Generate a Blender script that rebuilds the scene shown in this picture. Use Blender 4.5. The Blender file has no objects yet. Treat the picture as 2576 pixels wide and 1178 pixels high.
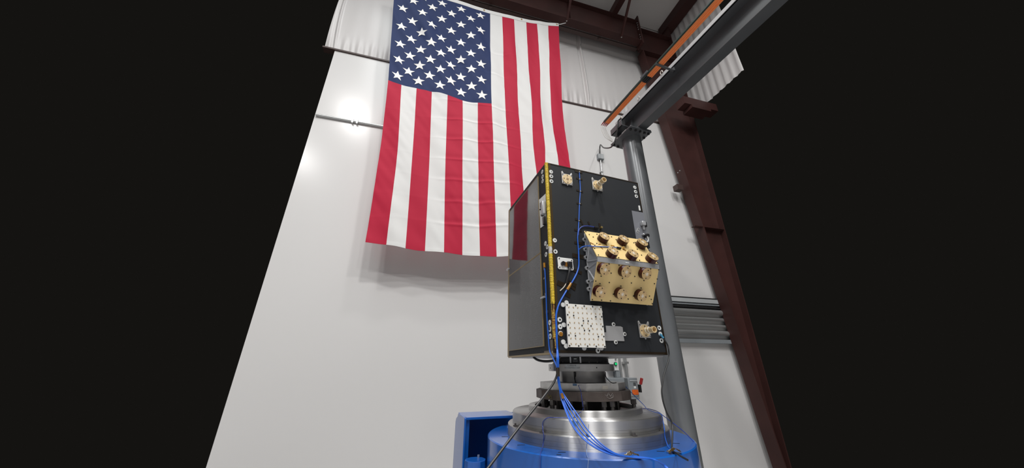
import bpy, math, random
import numpy as np
from mathutils import Vector, Matrix

random.seed(7)
SC = bpy.context.scene
COL = SC.collection

# ------------------------------------------------------------------ camera
F = 803.0                                   # focal length in pixels of the 2576 wide frame
PITCH, ROLL = math.radians(22.73), math.radians(0.12)
CAM = np.array([0.0, 0.0, 1.5])
_f = np.array([0, math.cos(PITCH), math.sin(PITCH)])
_r0 = np.array([1.0, 0, 0])
_u0 = np.cross(_r0, _f)
_r = math.cos(ROLL) * _r0 + math.sin(ROLL) * _u0
_u = -math.sin(ROLL) * _r0 + math.cos(ROLL) * _u0
cd = bpy.data.cameras.new('camera')
cd.sensor_fit = 'HORIZONTAL'
cd.sensor_width = 36.0
cd.lens = F * 36.0 / 2576.0
cd.clip_start = 0.05
cam = bpy.data.objects.new('camera', cd)
COL.objects.link(cam)
cam.matrix_world = Matrix(((_r[0], _u[0], -_f[0], CAM[0]), (_r[1], _u[1], -_f[1], CAM[1]),
                           (_r[2], _u[2], -_f[2], CAM[2]), (0, 0, 0, 1)))
SC.camera = cam

# ------------------------------------------------------------------ world, lamps, exposure
SC.view_settings.view_transform = 'Standard'
SC.view_settings.look = 'None'
SC.view_settings.gamma = 1.0
SC.view_settings.use_curve_mapping = False
SC.view_settings.exposure = 0.12
wd = bpy.data.worlds.new('world')
SC.world = wd
wd.use_nodes = True
wd.node_tree.nodes['Background'].inputs[0].default_value = (0.0065, 0.0060, 0.0052, 1)
wd.node_tree.nodes['Background'].inputs[1].default_value = 1.0


def lamp(name, loc, power, size, color=(1, .985, .965), aim=(0, 0, -1), shape='DISK', size_y=None, spread=180):
    l = bpy.data.lights.new(name, 'AREA')
    l.energy = power
    l.shape = shape
    l.size = size
    if size_y:
        l.size_y = size_y
    l.color = color
    l.spread = math.radians(spread)
    o = bpy.data.objects.new(name, l)
    COL.objects.link(o)
    o.location = loc
    o.rotation_euler = Vector(aim).to_track_quat('-Z', 'Y').to_euler()
    return o


LZ = 10.1
lamp('bay_or_fill_lamp', (-2.8, -1.8, LZ), 160, 0.6, spread=166)
lamp('bay_or_fill_lamp', (0.8, -2.0, LZ), 320, 0.6, spread=166)
lamp('bay_or_fill_lamp', (4.4, -2.2, LZ), 225, 0.6, spread=166)  # unseen lamp added at the right for fill
for lx in (-4.5, 0.0, 4.5):
    lamp('bay_or_fill_lamp', (lx, -5.8, LZ), 215, 0.6, spread=166)  # unseen rear row, added as frontal fill
lamp('bay_or_fill_lamp', (0.6, 1.3, LZ), 85, 0.6, spread=166)  # added overhead to brighten upward-facing surfaces and the flag top
# two large soft fill lights added below the roof
for lx in (-2.2, 3.2):
    lamp('roof_fill', (lx, 0.6, 10.2), 100, 1.2, (.96, 1.0, 1.0), shape='RECTANGLE', size_y=4.5)

# ------------------------------------------------------------------ frames
def ray(px, py):
    return _f + _r * (px - 1288) / F - _u * (py - 589) / F


def hit(px, py, P, n):
    d = ray(px, py)
    return CAM + d * (np.dot(np.asarray(P) - CAM, n) / np.dot(d, n))


UP = np.array([0, 0, 1.0])
YAW = 0.3458
ex = np.array([math.cos(YAW), math.sin(YAW), 0])
ey = np.array([-math.sin(YAW), math.cos(YAW), 0])
D = np.array([0.188, 1.4907, 1.56])            # bottom front-left corner of the satellite
W, DP, H = 0.630, 0.627, 1.0
CEN = D + ex * W / 2 + ey * DP / 2
CEN2 = np.array([CEN[0], CEN[1], 0])


def fpt(u, v, h=0.0):                           # point on the front face of the satellite
    return D + ex * u + UP * v - ey * h


def lpt(s, v, h=0.0):                           # point on the left face
    return D + ey * s + UP * v - ex * h


def fp(px, py, h=0.0):
    return hit(px, py, D - ey * h, ey)


def lp(px, py, h=0.0):
    return hit(px, py, D - ex * h, ex)


PSI = math.radians(15.6)
wx = np.array([math.cos(PSI), math.sin(PSI), 0])
wn = np.array([-math.sin(PSI), math.cos(PSI), 0])
PW = np.array([0, 5.0, 0])


def wl(xw, off, z):
    return PW + wx * xw - wn * off + UP * z


def wp(px, py, off=0.0):
    return hit(px, py, PW - wn * off, wn)


def wxz(px, py, off=0.0):
    h = wp(px, py, off) - PW
    return float(h @ wx), float(h[2])


G = math.radians(20.2)
gx = np.array([math.cos(G), math.sin(G), 0])
gy = np.array([math.sin(G), -math.cos(G), 0])
GA = np.array([1.799, 3.9, 0])


def gp(u, v, z):
    return GA + gx * u + gy * v + UP * z


# ------------------------------------------------------------------ mesh builder
class MB:
    def __init__(self):
        self.v, self.f, self.m = [], [], []

    def add(self, vs, fs, mi=0):
        b = len(self.v)
        self.v += [tuple(map(float, p)) for p in vs]
        self.f += [tuple(b + i for i in f) for f in fs]
        self.m += [mi] * len(fs)
        return self

    def obox(self, o, a, b, c, mi=0):           # corner + three edge vectors
        o, a, b, c = map(np.asarray, (o, a, b, c))
        vs = [o, o + a, o + a + b, o + b, o + c, o + a + c, o + a + b + c, o + b + c]
        fs = [(0, 3, 2, 1), (4, 5, 6, 7), (0, 1, 5, 4), (1, 2, 6, 5), (2, 3, 7, 6), (3, 0, 4, 7)]
        if np.dot(np.cross(a, b), c) < 0:
            fs = [tuple(reversed(f)) for f in fs]
        return self.add(vs, fs, mi)

    def prism(self, poly, ext, mi=0):           # 3-D polygon swept along ext
        poly = [np.asarray(p, float) for p in poly]
        ext = np.asarray(ext, float)
        n = len(poly)
        nv = sum((np.cross(poly[i], poly[(i + 1) % n]) for i in range(n)), np.zeros(3))
        nv = np.zeros(3)
        for i in range(1, n - 1):
            nv += np.cross(poly[i] - poly[0], poly[i + 1] - poly[0])
        if np.dot(nv, ext) > 0:
            poly = poly[::-1]
        vs = poly + [p + ext for p in poly]
        fs = [tuple(range(n)), tuple(reversed(range(n, 2 * n)))]
        fs += [((i + 1) % n, i, i + n, (i + 1) % n + n) for i in range(n)]
        return self.add(vs, fs, mi)

    def cyl(self, p0, p1, r0, r1=None, n=24, caps=True, mi=0):
        p0, p1 = np.asarray(p0, float), np.asarray(p1, float)
        r1 = r0 if r1 is None else r1
        ax = p1 - p0
        ax = ax / np.linalg.norm(ax)
        t = np.array([1.0, 0, 0]) if abs(ax[0]) < .9 else np.array([0, 1.0, 0])
        a = np.cross(ax, t)
        a /= np.linalg.norm(a)
        b = np.cross(ax, a)
        vs = []
        for p, r in ((p0, r0), (p1, r1)):
            for i in range(n):
                w = 2 * math.pi * i / n
                vs.append(p + r * (math.cos(w) * a + math.sin(w) * b))
        fs = [(i, (i + 1) % n, (i + 1) % n + n, i + n) for i in range(n)]
        if caps:
            fs += [tuple(reversed(range(n))), tuple(range(n, 2 * n))]
        return self.add(vs, fs, mi)

    def lathe(self, c, prof, n=96, mi=0, close=False):   # prof of (r, z), about the vertical through c
        vs, fs = [], []
        k = len(prof)
        for r, z in prof:
            for i in range(n):
                w = 2 * math.pi * i / n
                vs.append((c[0] + r * math.cos(w), c[1] + r * math.sin(w), z))
        for j in range(k if close else k - 1):
            j2 = (j + 1) % k
            for i in range(n):
                i2 = (i + 1) % n
                fs.append((j * n + i, j * n + i2, j2 * n + i2, j2 * n + i))
        return self.add(vs, fs, mi)

    def tube(self, pts, r, n=8, mi=0, caps=True, steps=5):
        P = spline(pts, steps) if steps > 1 else [np.asarray(p, float) for p in pts]
        rr = r if callable(r) else (lambda t: r)
        t0 = P[1] - P[0]
        t0 /= np.linalg.norm(t0)
        h = np.array([0, 0, 1.0]) if abs(t0[2]) < .9 else np.array([1.0, 0, 0])
        a = np.cross(t0, h)
        a /= np.linalg.norm(a)
        vs, fs = [], []
        for i, p in enumerate(P):
            t = P[min(i + 1, len(P) - 1)] - P[max(i - 1, 0)]
            t /= (np.linalg.norm(t) + 1e-12)
            a = a - t * np.dot(a, t)
            a /= (np.linalg.norm(a) + 1e-12)
            b = np.cross(t, a)
            q = rr(i / (len(P) - 1))
            for k in range(n):
                w = 2 * math.pi * k / n
                vs.append(p + q * (math.cos(w) * a + math.sin(w) * b))
        for i in range(len(P) - 1):
            for k in range(n):
                k2 = (k + 1) % n
                fs.append((i * n + k, i * n + k2, (i + 1) * n + k2, (i + 1) * n + k))
        if caps:
            fs += [tuple(reversed(range(n))), tuple(range((len(P) - 1) * n, len(P) * n))]
        return self.add(vs, fs, mi)

    def build(self, name, mat, parent=None, smooth=True, bevel=0.0, angle=40, seg=2):
        me = bpy.data.meshes.new(name)
        L = ORG.get(parent.name, np.zeros(3)) if parent is not None else np.zeros(3)
        if parent is None:
            va = np.array(self.v)
            L = np.array([(va[:, 0].min() + va[:, 0].max()) / 2, (va[:, 1].min() + va[:, 1].max()) / 2, va[:, 2].min()])
        me.from_pydata([tuple(np.asarray(p) - L) for p in self.v], [], self.f)
        mats = mat if isinstance(mat, (list, tuple)) else [mat]
        for m in mats:
            me.materials.append(m)
        for p, mi in zip(me.polygons, self.m):
            p.material_index = mi
        me.update()
        if smooth:
            me.shade_smooth()
            me.set_sharp_from_angle(angle=math.radians(angle))
        o = bpy.data.objects.new(name, me)
        COL.objects.link(o)
        if parent is not None:
            o.parent = parent
        else:
            o.location = L
        ORG[o.name] = L
        if bevel > 0:
            b = o.modifiers.new('bevel', 'BEVEL')
            b.width = bevel
            b.segments = seg
            b.limit_method = 'ANGLE'
            b.angle_limit = math.radians(35)
        return o


ORG = {}


def spline(pts, steps):
    P = [np.asarray(p, float) for p in pts]
    if len(P) < 3:
        return [P[0] + (P[-1] - P[0]) * i / steps for i in range(steps + 1)]
    out = []
    for i in range(len(P) - 1):
        a, b, c, d = P[max(i - 1, 0)], P[i], P[i + 1], P[min(i + 2, len(P) - 1)]
        for s in range(steps):
            t = s / steps
            out.append(.5 * (2 * b + (c - a) * t + (2 * a - 5 * b + 4 * c - d) * t * t + (3 * b - a - 3 * c + d) * t ** 3))
    out.append(P[-1])
    return out


def thing(name, loc, label, cat, group=None):
    o = bpy.data.objects.new(name, None)
    o.empty_display_size = .1
    COL.objects.link(o)
    o.location = tuple(map(float, loc))
    ORG[o.name] = np.asarray(loc, float)
    return tag(o, label, cat, group)


def tag(o, label, cat, group=None, kind=None):
    o['label'] = label
    o['category'] = cat
    if group:
        o['group'] = group
    if kind:
        o['kind'] = kind
    return o


def struct(o, label=None, cat=None):
    o['kind'] = 'structure'
    if label:
        o['label'] = label
        o['category'] = cat
    return o


def lab(o, t):
    o['label'] = t
    return o


# ------------------------------------------------------------------ materials
def mat(name, col, rough=.5, metal=0.0, spec=.5, bump=None, vary=None, aniso=0.0, coat=0.0, emit=None):
    m = bpy.data.materials.new(name)
    m.use_nodes = True
    nt = m.node_tree
    b = nt.nodes['Principled BSDF']
    b.inputs['Base Color'].default_value = (*col, 1)
    b.inputs['Roughness'].default_value = rough
    b.inputs['Metallic'].default_value = metal
    b.inputs['Specular IOR Level'].default_value = spec
    if coat:
        b.inputs['Coat Weight'].default_value = coat
        b.inputs['Coat Roughness'].default_value = .1
    if emit:
        b.inputs['Emission Color'].default_value = (*emit[0], 1)
        b.inputs['Emission Strength'].default_value = emit[1]
    tc = nt.nodes.new('ShaderNodeTexCoord')

    def noise(scale, stretch=(1, 1, 1), detail=4):
        mp = nt.nodes.new('ShaderNodeMapping')
        mp.inputs['Scale'].default_value = stretch
        nt.links.new(tc.outputs['Object'], mp.inputs['Vector'])
        n = nt.nodes.new('ShaderNodeTexNoise')
        n.inputs['Scale'].default_value = scale
        n.inputs['Detail'].default_value = detail
        nt.links.new(mp.outputs['Vector'], n.inputs['Vector'])
        return n
    if vary:                                     # (scale, second colour, stretch[, low, high])
        n = noise(vary[0], vary[2] if len(vary) > 2 else (1, 1, 1))
        r = nt.nodes.new('ShaderNodeValToRGB')
        r.color_ramp.elements[0].position = vary[3] if len(vary) > 3 else .35
        r.color_ramp.elements[1].position = vary[4] if len(vary) > 4 else .7
        r.color_ramp.elements[0].color = (*col, 1)
        r.color_ramp.elements[1].color = (*vary[1], 1)
        nt.links.new(n.outputs['Fac'], r.inputs['Fac'])
        nt.links.new(r.outputs['Color'], b.inputs['Base Color'])
    if bump:                                     # (scale, strength, distance[, stretch])
        n = noise(bump[0], bump[3] if len(bump) > 3 else (1, 1, 1))
        bp = nt.nodes.new('ShaderNodeBump')
        bp.inputs['Strength'].default_value = bump[1]
        bp.inputs['Distance'].default_value = bump[2]
        nt.links.new(n.outputs['Fac'], bp.inputs['Height'])
        nt.links.new(bp.outputs['Normal'], b.inputs['Normal'])
    if aniso:
        b.inputs['Anisotropic'].default_value = aniso
        t = nt.nodes.new('ShaderNodeTangent')
        t.direction_type = 'RADIAL'
        t.axis = 'Z'
        b.inputs['Anisotropic Rotation'].default_value = .25
        nt.links.new(t.outputs['Tangent'], b.inputs['Tangent'])
    return m


M = {}
M['wall'] = mat('painted_wall', (.68, .67, .665), .21, spec=.35, bump=(1.3, .06, .01))
M['rearwall'] = mat('grey_liner_wall', (.085, .085, .085), .6)
M['insul'] = mat('vinyl_insulation', (.60, .58, .575), .36, spec=.5, bump=(9, .16, .008, (1, 1, .07)))
M['roof'] = mat('roof_insulation', (.62, .60, .59), .45, bump=(7, .4, .008, (.12, 1, 1)))
M['redsteel'] = mat('red_oxide_steel', (.058, .022, .0195), .5, spec=.3, vary=(2.2, (.040, .016, .014)), bump=(30, .1, .001))
M['girt'] = mat('girt_steel', (.06, .036, .032), .5)
M['greysteel'] = mat('grey_painted_steel', (.085, .09, .096), .33, spec=.55, vary=(3, (.065, .07, .076)))
M['pipesteel'] = mat('grey_pipe_steel', (.165, .175, .185), .30, metal=.2, spec=.6, vary=(5, (.115, .122, .13), (1, 1, .3)))
M['concrete'] = mat('concrete_floor', (.52, .51, .50), .5, vary=(1.2, (.47, .465, .46)))
M['flagred'] = mat('flag_red', (.52, .020, .056), .7, spec=.25, bump=(220, .12, .0006))
M['flagwhite'] = mat('flag_white', (.83, .83, .82), .7, spec=.25, bump=(220, .12, .0006))
M['flagblue'] = mat('flag_blue', (.024, .041, .125), .7, spec=.25, bump=(220, .12, .0006))
for k_ in ('flagred', 'flagwhite', 'flagblue'):       # thin nylon lets some light through
    nt_ = M[k_].node_tree
    pb_ = nt_.nodes['Principled BSDF']
    tr_ = nt_.nodes.new('ShaderNodeBsdfTranslucent')
    tr_.inputs['Color'].default_value = pb_.inputs['Base Color'].default_value
    mx_ = nt_.nodes.new('ShaderNodeMixShader')
    mx_.inputs['Fac'].default_value = .2
    nt_.links.new(pb_.outputs[0], mx_.inputs[1])
    nt_.links.new(tr_.outputs[0], mx_.inputs[2])
    nt_.links.new(mx_.outputs[0], nt_.nodes['Material Output'].inputs['Surface'])
M['starwhite'] = mat('star_white', (.84, .83, .82), .7, spec=.25)
M['brass'] = mat('brass', (.55, .40, .16), .35, metal=.9)
M['panel'] = mat('black_panel', (.016, .018, .0215), .6, spec=.25, bump=(260, .18, .0006), vary=(14, (.017, .019, .022)))
M['amber'] = mat('amber_film', (.05, .030, .008), .22, spec=.6, bump=(60, .3, .001))
M['amberdark'] = mat('dark_amber_tape', (.017, .0105, .005), .22, spec=.6, bump=(80, .3, .001))
M['ambergold'] = mat('gold_amber_tape', (.42, .19, .02), .25, spec=.6, bump=(80, .4, .001), vary=(40, (.12, .05, .01)))
M['yellow'] = mat('yellow_lacing', (.70, .50, .03), .55, bump=(300, .6, .002), vary=(230, (.26, .17, .01), (1, 1, 1.6), .46, .66))
M['yellowdirty'] = mat('stained_lacing', (.42, .29, .04), .5, bump=(300, .6, .002), vary=(90, (.20, .07, .01), (1, 1, 1), .40, .60))
M['white'] = mat('white_paint', (.70, .71, .70), .5)
M['whiteplate'] = mat('white_array_face', (.70, .69, .65), .55)
M['washer'] = mat('pale_insulator', (.62, .63, .62), .45)
M['screw'] = mat('dark_screw', (.03, .03, .03), .35, metal=.6)
M['slot'] = mat('tan_slot', (.40, .29, .17), .6)
M['greyplate'] = mat('grey_tape_plate', (.34, .34, .345), .42, metal=.2)
M['steelplate'] = mat('bare_plate', (.24, .25, .28), .38, metal=.35)
M['gold'] = mat('gold_chromate', (.74, .55, .245), .44, metal=.12, spec=.4, vary=(3, (.70, .52, .23)))
M['goldpale'] = mat('pale_gold_chromate', (.72, .56, .33), .42, metal=.3)
M['puck'] = mat('dark_red_dielectric', (.050, .008, .006), .25, spec=.3, vary=(40, (.028, .006, .005)))
M['goldcap'] = mat('gold_cap', (.62, .44, .22), .38, metal=.5, vary=(90, (.48, .33, .16)))
M['solder'] = mat('solder_star', (.85, .82, .74), .35, metal=.3)
M['bracket'] = mat('machined_bracket', (.50, .51, .53), .38, metal=.55)
M['alu'] = mat('turned_aluminium', (.48, .475, .47), .42, metal=.9, aniso=1.0, vary=(6, (.54, .535, .535), (1, 1, 5)), bump=(30, .05, .001, (.1, .1, 9)))
M['alutop'] = mat('milled_aluminium', (.56, .55, .54), .42, metal=.85, vary=(9, (.46, .45, .44)))
M['aluplate'] = mat('plate_aluminium', (.70, .69, .68), .38, metal=.75, vary=(25, (.56, .55, .54)), bump=(40, .1, .001))
M['groove'] = mat('groove_line', (.16, .16, .16), .5, metal=.5)
M['darkplate'] = mat('dark_weathered_steel', (.075, .058, .053), .55, metal=.3, vary=(18, (.11, .09, .08)), bump=(45, .25, .002))
M['bolt'] = mat('bolt_steel', (.20, .19, .18), .4, metal=.8, vary=(30, (.10, .09, .09)))
M['core'] = mat('dark_core', (.012, .012, .013), .6)
M['black'] = mat('black_anodised', (.010, .010, .012), .3, spec=.5)
M['rubber'] = mat('black_cable_jacket', (.012, .012, .013), .45)
M['bluecable'] = mat('blue_cable_jacket', (.018, .115, .55), .35, spec=.5)
M['bluedark'] = mat('dark_blue_wire', (.020, .045, .26), .4)
M['bluepaint'] = mat('blue_enamel', (.006, .095, .40), .30, spec=.4, vary=(5, (.006, .088, .37)), bump=(90, .03, .001), coat=.7)
M['bluetape'] = mat('blue_tape', (.10, .19, .33), .55)
M['papertape'] = mat('paper_tape', (.60, .57, .52), .7, vary=(30, (.45, .42, .37)))
M['orange'] = mat('orange_conductor_cover', (.85, .26, .075), .38, spec=.5)
M['green'] = mat('dark_green_cover', (.018, .032, .026), .4)
M['redcap'] = mat('red_end_cap', (.30, .02, .03), .4)
M['redhandle'] = mat('red_handle', (.42, .025, .025), .4)
M['boxgrey'] = mat('enclosure_grey', (.23, .25, .265), .42, spec=.5)
M['boxlight'] = mat('enclosure_light', (.42, .44, .45), .42)
M['galv'] = mat('galvanised_conduit', (.55, .56, .56), .32, metal=.75)
M['orangelabel'] = mat('orange_label', (.75, .15, .02), .5, vary=(55, (.48, .07, .01), (1, 1, 3)))
M['led'] = mat('green_pilot_lens', (.0, .25, .08), .2, emit=((.02, .9, .25), .5))
M['ink'] = mat('black_ink', (.02, .02, .02), .6)
M['tan'] = mat('tan_edge', (.30, .23, .13), .4, metal=.3)
M['palewire'] = mat('pale_blue_wire', (.25, .36, .60), .4)
M['chalk'] = mat('white_chalk', (.26, .24, .23), .8)
M['chalkyellow'] = mat('yellow_chalk', (.20, .17, .05), .8)
M['teal'] = mat('teal_heat_shrink', (.05, .25, .42), .4)


def solar_material():
    m = mat('solar_cover_glass', (.016, .017, .021), .035, spec=.6)
    nt = m.node_tree
    b = nt.nodes['Principled BSDF']
    tc = next(n for n in nt.nodes if n.type == 'TEX_COORD')
    sep = nt.nodes.new('ShaderNodeSeparateXYZ')
    mp = nt.nodes.new('ShaderNodeMapping')
    mp.inputs['Rotation'].default_value = (0, 0, -YAW)      # local y runs along the face
    nt.links.new(tc.outputs['Object'], mp.inputs['Vector'])
    nt.links.new(mp.outputs['Vector'], sep.inputs[0])
    def math_(op, a, bb):
        n = nt.nodes.new('ShaderNodeMath')
        n.operation = op
        for i, q in enumerate((a, bb)):
            if hasattr(q, 'links'):
                nt.links.new(q, n.inputs[i])
            else:
                n.inputs[i].default_value = q
        return n.outputs[0]
    fr = math_('FRACT', math_('MULTIPLY', sep.outputs['Y'], 74.0), 0)
    line = math_('LESS_THAN', fr, .22)
    fz = math_('FRACT', math_('MULTIPLY', sep.outputs['Z'], 90.0), 0)
    dash = math_('LESS_THAN', fz, .6)
    no = nt.nodes.new('ShaderNodeTexNoise')
    no.inputs['Scale'].default_value = 18
    nt.links.new(tc.outputs['Object'], no.inputs['Vector'])
    k = math_('MULTIPLY', math_('MULTIPLY', line, dash), no.outputs['Fac'])
    mx = nt.nodes.new('ShaderNodeMix')
    mx.data_type = 'RGBA'
    mx.inputs['A'].default_value = (.016, .017, .021, 1)
    mx.inputs['B'].default_value = (.10, .105, .12, 1)
    nt.links.new(k, mx.inputs['Factor'])
    nt.links.new(mx.outputs['Result'], b.inputs['Base Color'])
    return m


M['solar'] = solar_material()

# ------------------------------------------------------------------ hall shell
XL, XR = -3.56, 4.55                            # the built stretch of the back wall
ZS, ZC = 6.82, 10.35
m = MB()
m.obox(wl(XL + .2, .03, 0), wx * (XR - XL - .2), wn * .2, UP * ZS)
struct(m.build('wall_back', M['wall'], smooth=False))


def insulation(name, x0, x1, z0, z1, seed, seams):
    rnd = random.Random(seed)
    ph = [rnd.uniform(0, 6.28) for _ in range(12)]
    nx, nz = 700, 60
    b = MB()
    vs, fs = [], []
    for j in range(nz + 1):
        for i in range(nx + 1):
            x = x0 + (x1 - x0) * i / nx
            z = z0 + (z1 - z0) * j / nz
            tz = (z - z0) / (z1 - z0)
            puff = .09 * (math.sin(math.pi * min(1, tz * 1.6 + .05)) ** .7 if tz < .6 else .55) * 1
            d = puff
            edge = math.exp(-((tz) / .075) ** 2)
            d += edge * .012 * (math.sin(x * 31 + ph[0] + 2 * math.sin(3 * x)) + .7 * math.sin(x * 53 + ph[1] + tz * 9))
            d += .003 * math.sin(x * 5 + ph[2] + .8 * math.sin(z * 2 + ph[3])) + .0008 * math.sin(x * 23 + ph[4] + z)
            for sx, amp in seams:
                sxx = sx + .04 * math.sin(z * 1.3)
                d += amp * math.exp(-((x - sxx) / .022) ** 2) - amp * .8 * math.exp(-((x - sxx + .045) / .03) ** 2)
            vs.append(wl(x, d - .06, z))
    for j in range(nz):
        for i in range(nx):
            a = j * (nx + 1) + i
            fs.append((a, a + 1, a + nx + 2, a + nx + 1))
    b.add(vs, fs)
    return b.build(name, M['insul'], smooth=True, angle=180)


o = insulation('wall_back_insulation', XL, XR, ZS + .02, ZC, 3, [(1.78, .045), (-3.42, .03)])
o.name = 'wall_back.001'
struct(o)
m = MB()
m.obox(wl(XL, .055, ZS - .005), wx * (XR - XL), wn * .12, UP * .032)
struct(m.build('trim_1', M['girt'], smooth=False))
# floor and the rest of the hall behind the photographer
m = MB()
m.obox((-7, -7.5, -.12), (13.5, 0, 0), (0, 11.3, 0), (0, 0, .12))
m.obox(wl(-3.4, 2.2, -.12), wx * 8.0, wn * 2.2, UP * .12)
struct(m.build('floor', M['concrete'], smooth=False))
m = MB()
m.obox((-7, -7.7, 0), (13.5, 0, 0), (0, .2, 0), (0, 0, ZC))
struct(m.build('wall_front', M['rearwall'], smooth=False))
m = MB()
m.obox((-7.2, -7.5, 0), (0, 9.3, 0), (.2, 0, 0), (0, 0, ZC))
struct(m.build('wall_left', M['rearwall'], smooth=False))
m = MB()
m.obox((6.5, -7.5, 0), (0, 7.0, 0), (.2, 0, 0), (0, 0, ZC))
struct(m.build('wall_right', M['rearwall'], smooth=False))
m = MB()
m.prism([(-7, -7.5, ZC), (6.5, -7.5, ZC), tuple(wl(XR + .02, 3.2, ZC)), tuple(wl(XR + .02, 0, ZC)), tuple(wl(XL, 0, ZC)), (-7, 3.2, ZC)], (0, 0, .15))
struct(m.build('ceiling', M['roof'], smooth=False))
# insulated upper side wall next to the corner
m = MB()
vs, fs = [], []
for j in range(9):
    for i in range(41):
        off = 1.5 * i / 40
        z = 7.2 + (ZC - 7.2) * j / 8
        d = .012 * math.sin(off * 38 + .6 * math.sin(z * 3)) + .008 * math.sin(off * 71 + z)
        vs.append(wl(XR + .0 + d, off, z))
for j in range(8):
    for i in range(40):
        a = j * 41 + i
        fs.append((a, a + 1, a + 42, a + 41))
m.add(vs, fs)
o = m.build('wall_right_insulation', M['insul'], angle=180)
o.name = 'wall_right.001'
struct(o)

# ------------------------------------------------------------------ roof steel
RB, RT = 8.93, 9.66
r = thing('roof_rafter', wl(0, .39, RB), 'dark red oxide steel roof rafter running along the top of the wall', 'beam')
struct(r)
x0, x1 = -1.7, 3.17
m = MB()
m.obox(wl(x0, .485, RB), wx * (x1 - x0), wn * .185, UP * .014)
m.build('bottom_flange', M['redsteel'], r, smooth=False)
m = MB()
m.obox(wl(x0, .485, RT - .014), wx * (x1 - x0), wn * .185, UP * .014)
m.build('top_flange', M['redsteel'], r, smooth=False)
m = MB()
m.obox(wl(x0, .397, RB + .014), wx * (x1 - x0), wn * .010, UP * (RT - RB - .028))
m.build('web', M['redsteel'], r, smooth=False)
for xs in (1.27,):
    m = MB()
    m.obox(wl(xs, .475, RB + .014), wx * .012, wn * .075, UP * (RT - RB - .028))
    m.build('stiffener', M['redsteel'], r, smooth=False)
for px, py in ((1425.5, 52), (1563.5, 93)):
    m = MB()
    c = hit(px, py, wl(0, 0, RB), UP)
    m.cyl(c - UP * .012, c + UP * .002, .016, n=6)
    lab(m.build('bolt', M['galv'], r, smooth=False), 'pale bolt head')
m = MB()
m.obox(wl(3.17, .50, RB - .10), wx * .03, wn * .22, UP * (RT - RB + .26))
pl = m.build('end_plate', M['redsteel'], r, smooth=False)
for z in (9.0, 9.08, 9.16, 9.36, 9.44, 9.52, 9.6):
    m = MB()
    m.cyl(wl(3.155, .455, z), wl(3.172, .455, z), .014, n=6)
    m.build('bolt', M['galv'], pl, smooth=False)
# shallow dark strip behind the rafter, with two clips
m = MB()
m.obox(wl(x0, .27, RB - .012), wx * (3.2 - x0), wn * .10, UP * .03)
bk = m.build('backing_strip', M['girt'], r, smooth=False)
for px, py in ((1234, 14), (1507, 93)):
    xx, zz = wxz(px, py, .27)
    m = MB()
    m.obox(wl(xx - .03, .285, RB - .085), wx * .06, wn * .03, UP * .09)
    m.build('clip', M['girt'], bk, smooth=False)
# flange braces and a purlin above the rafter
m = MB()
a = hit(1564, 91, wl(0, .50, 0), wn)
b_ = hit(1583, 10, wl(0, .95, 0), wn)
b2 = b_ + (b_ - a) * .35
m.obox(a - wx * .025, b2 - a, wx * .05, wn * .012)
m.obox(a - wx * .025, b2 - a, wx * .008, wn * .05)
struct(tag(m.build('flange_brace', M['redsteel'], smooth=False), 'slim red steel brace rising from the rafter bolt to the roof', 'brace'))
m = MB()
a = hit(1427, 50, wl(0, .49, 0), wn)
b_ = hit(1434, 10, wl(0, .70, 0), wn)
b2 = b_ + (b_ - a) * .5
m.obox(a - wx * .025, b2 - a, wx * .05, wn * .012)
struct(tag(m.build('flange_brace', M['redsteel'], smooth=False), 'red steel brace beside the flag corner at the rafter middle', 'brace'))
m = MB()
cpt = hit(1545, 35, wl(0, 0, RT + .02), UP)
d_ = (cpt - PW)
xw_ = float(d_ @ wx)
m.obox(wl(xw_ - .07, .30, RT), wx * .14, -wn * 2.0, UP * .20)
struct(tag(m.build('roof_purlin', M['redsteel'], smooth=False), 'red steel roof purlin crossing over the rafter', 'beam'))
# eave strut in the corner between roof and side wall
m = MB()
m.obox(wl(XR - .28, .05, ZC - .28), wx * .26, -wn * 1.6, UP * .27)
struct(tag(m.build('eave_strut', M['redsteel'], smooth=False), 'dark steel eave strut along the roof corner at right', 'beam'))

# tapered corner column
c = thing('corner_column', wl(4.0, .2, 0), 'tapered dark red steel column at the right corner of the wall', 'column')
struct(c)


def colx(z):
    return 3.69 - .105 * (z - 5.0) if z < 8.83 else 3.28


ZT = RT
prof_in = [(colx(0.02), 0.02), (colx(8.83), 8.83)]
m = MB()
m.prism([wl(colx(0.02), .34, 0.02), wl(colx(8.83), .34, 8.83), wl(colx(8.83) + .02, .34, 8.83), wl(colx(0.02) + .02, .34, 0.02)], wn * .22)
fl = m.build('inner_flange', M['redsteel'], c, smooth=False)
for px, py in ((1711, 430), (1706, 435)):
    xx, zz = wxz(px, py, .34)
    m = MB()
    m.cyl(wl(xx - .01, .352, zz), wl(xx - .01, .338, zz), .012, n=6)
    m.build('bolt', M['galv'], fl, smooth=False)
m = MB()
m.prism([wl(colx(0.02) + .02, .235, .02), wl(3.30, .235, 8.83), wl(3.21, .235, 8.84), wl(3.21, .235, RT), wl(4.30, .235, RT), wl(4.30, .235, .02)], wn * .012)
m.build('web', M['redsteel'], c, smooth=False)
m = MB()
m.obox(wl(4.30, .34, .02), wx * .02, wn * .22, UP * (RT + .5))
m.build('outer_flange', M['redsteel'], c, smooth=False)
m = MB()
m.obox(wl(3.21, .335, 8.82), wx * 1.09, wn * .10, UP * .015)
m.obox(wl(3.21, .335, RT - .01), wx * 1.09, wn * .20, UP * .015)
m.build('continuity_plate', M['redsteel'], c, smooth=False)
m = MB()
m.obox(wl(3.6, .335, 4.05), wx * .7, wn * .1, UP * .012)
m.build('stiffener', M['redsteel'], c, smooth=False)
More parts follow.
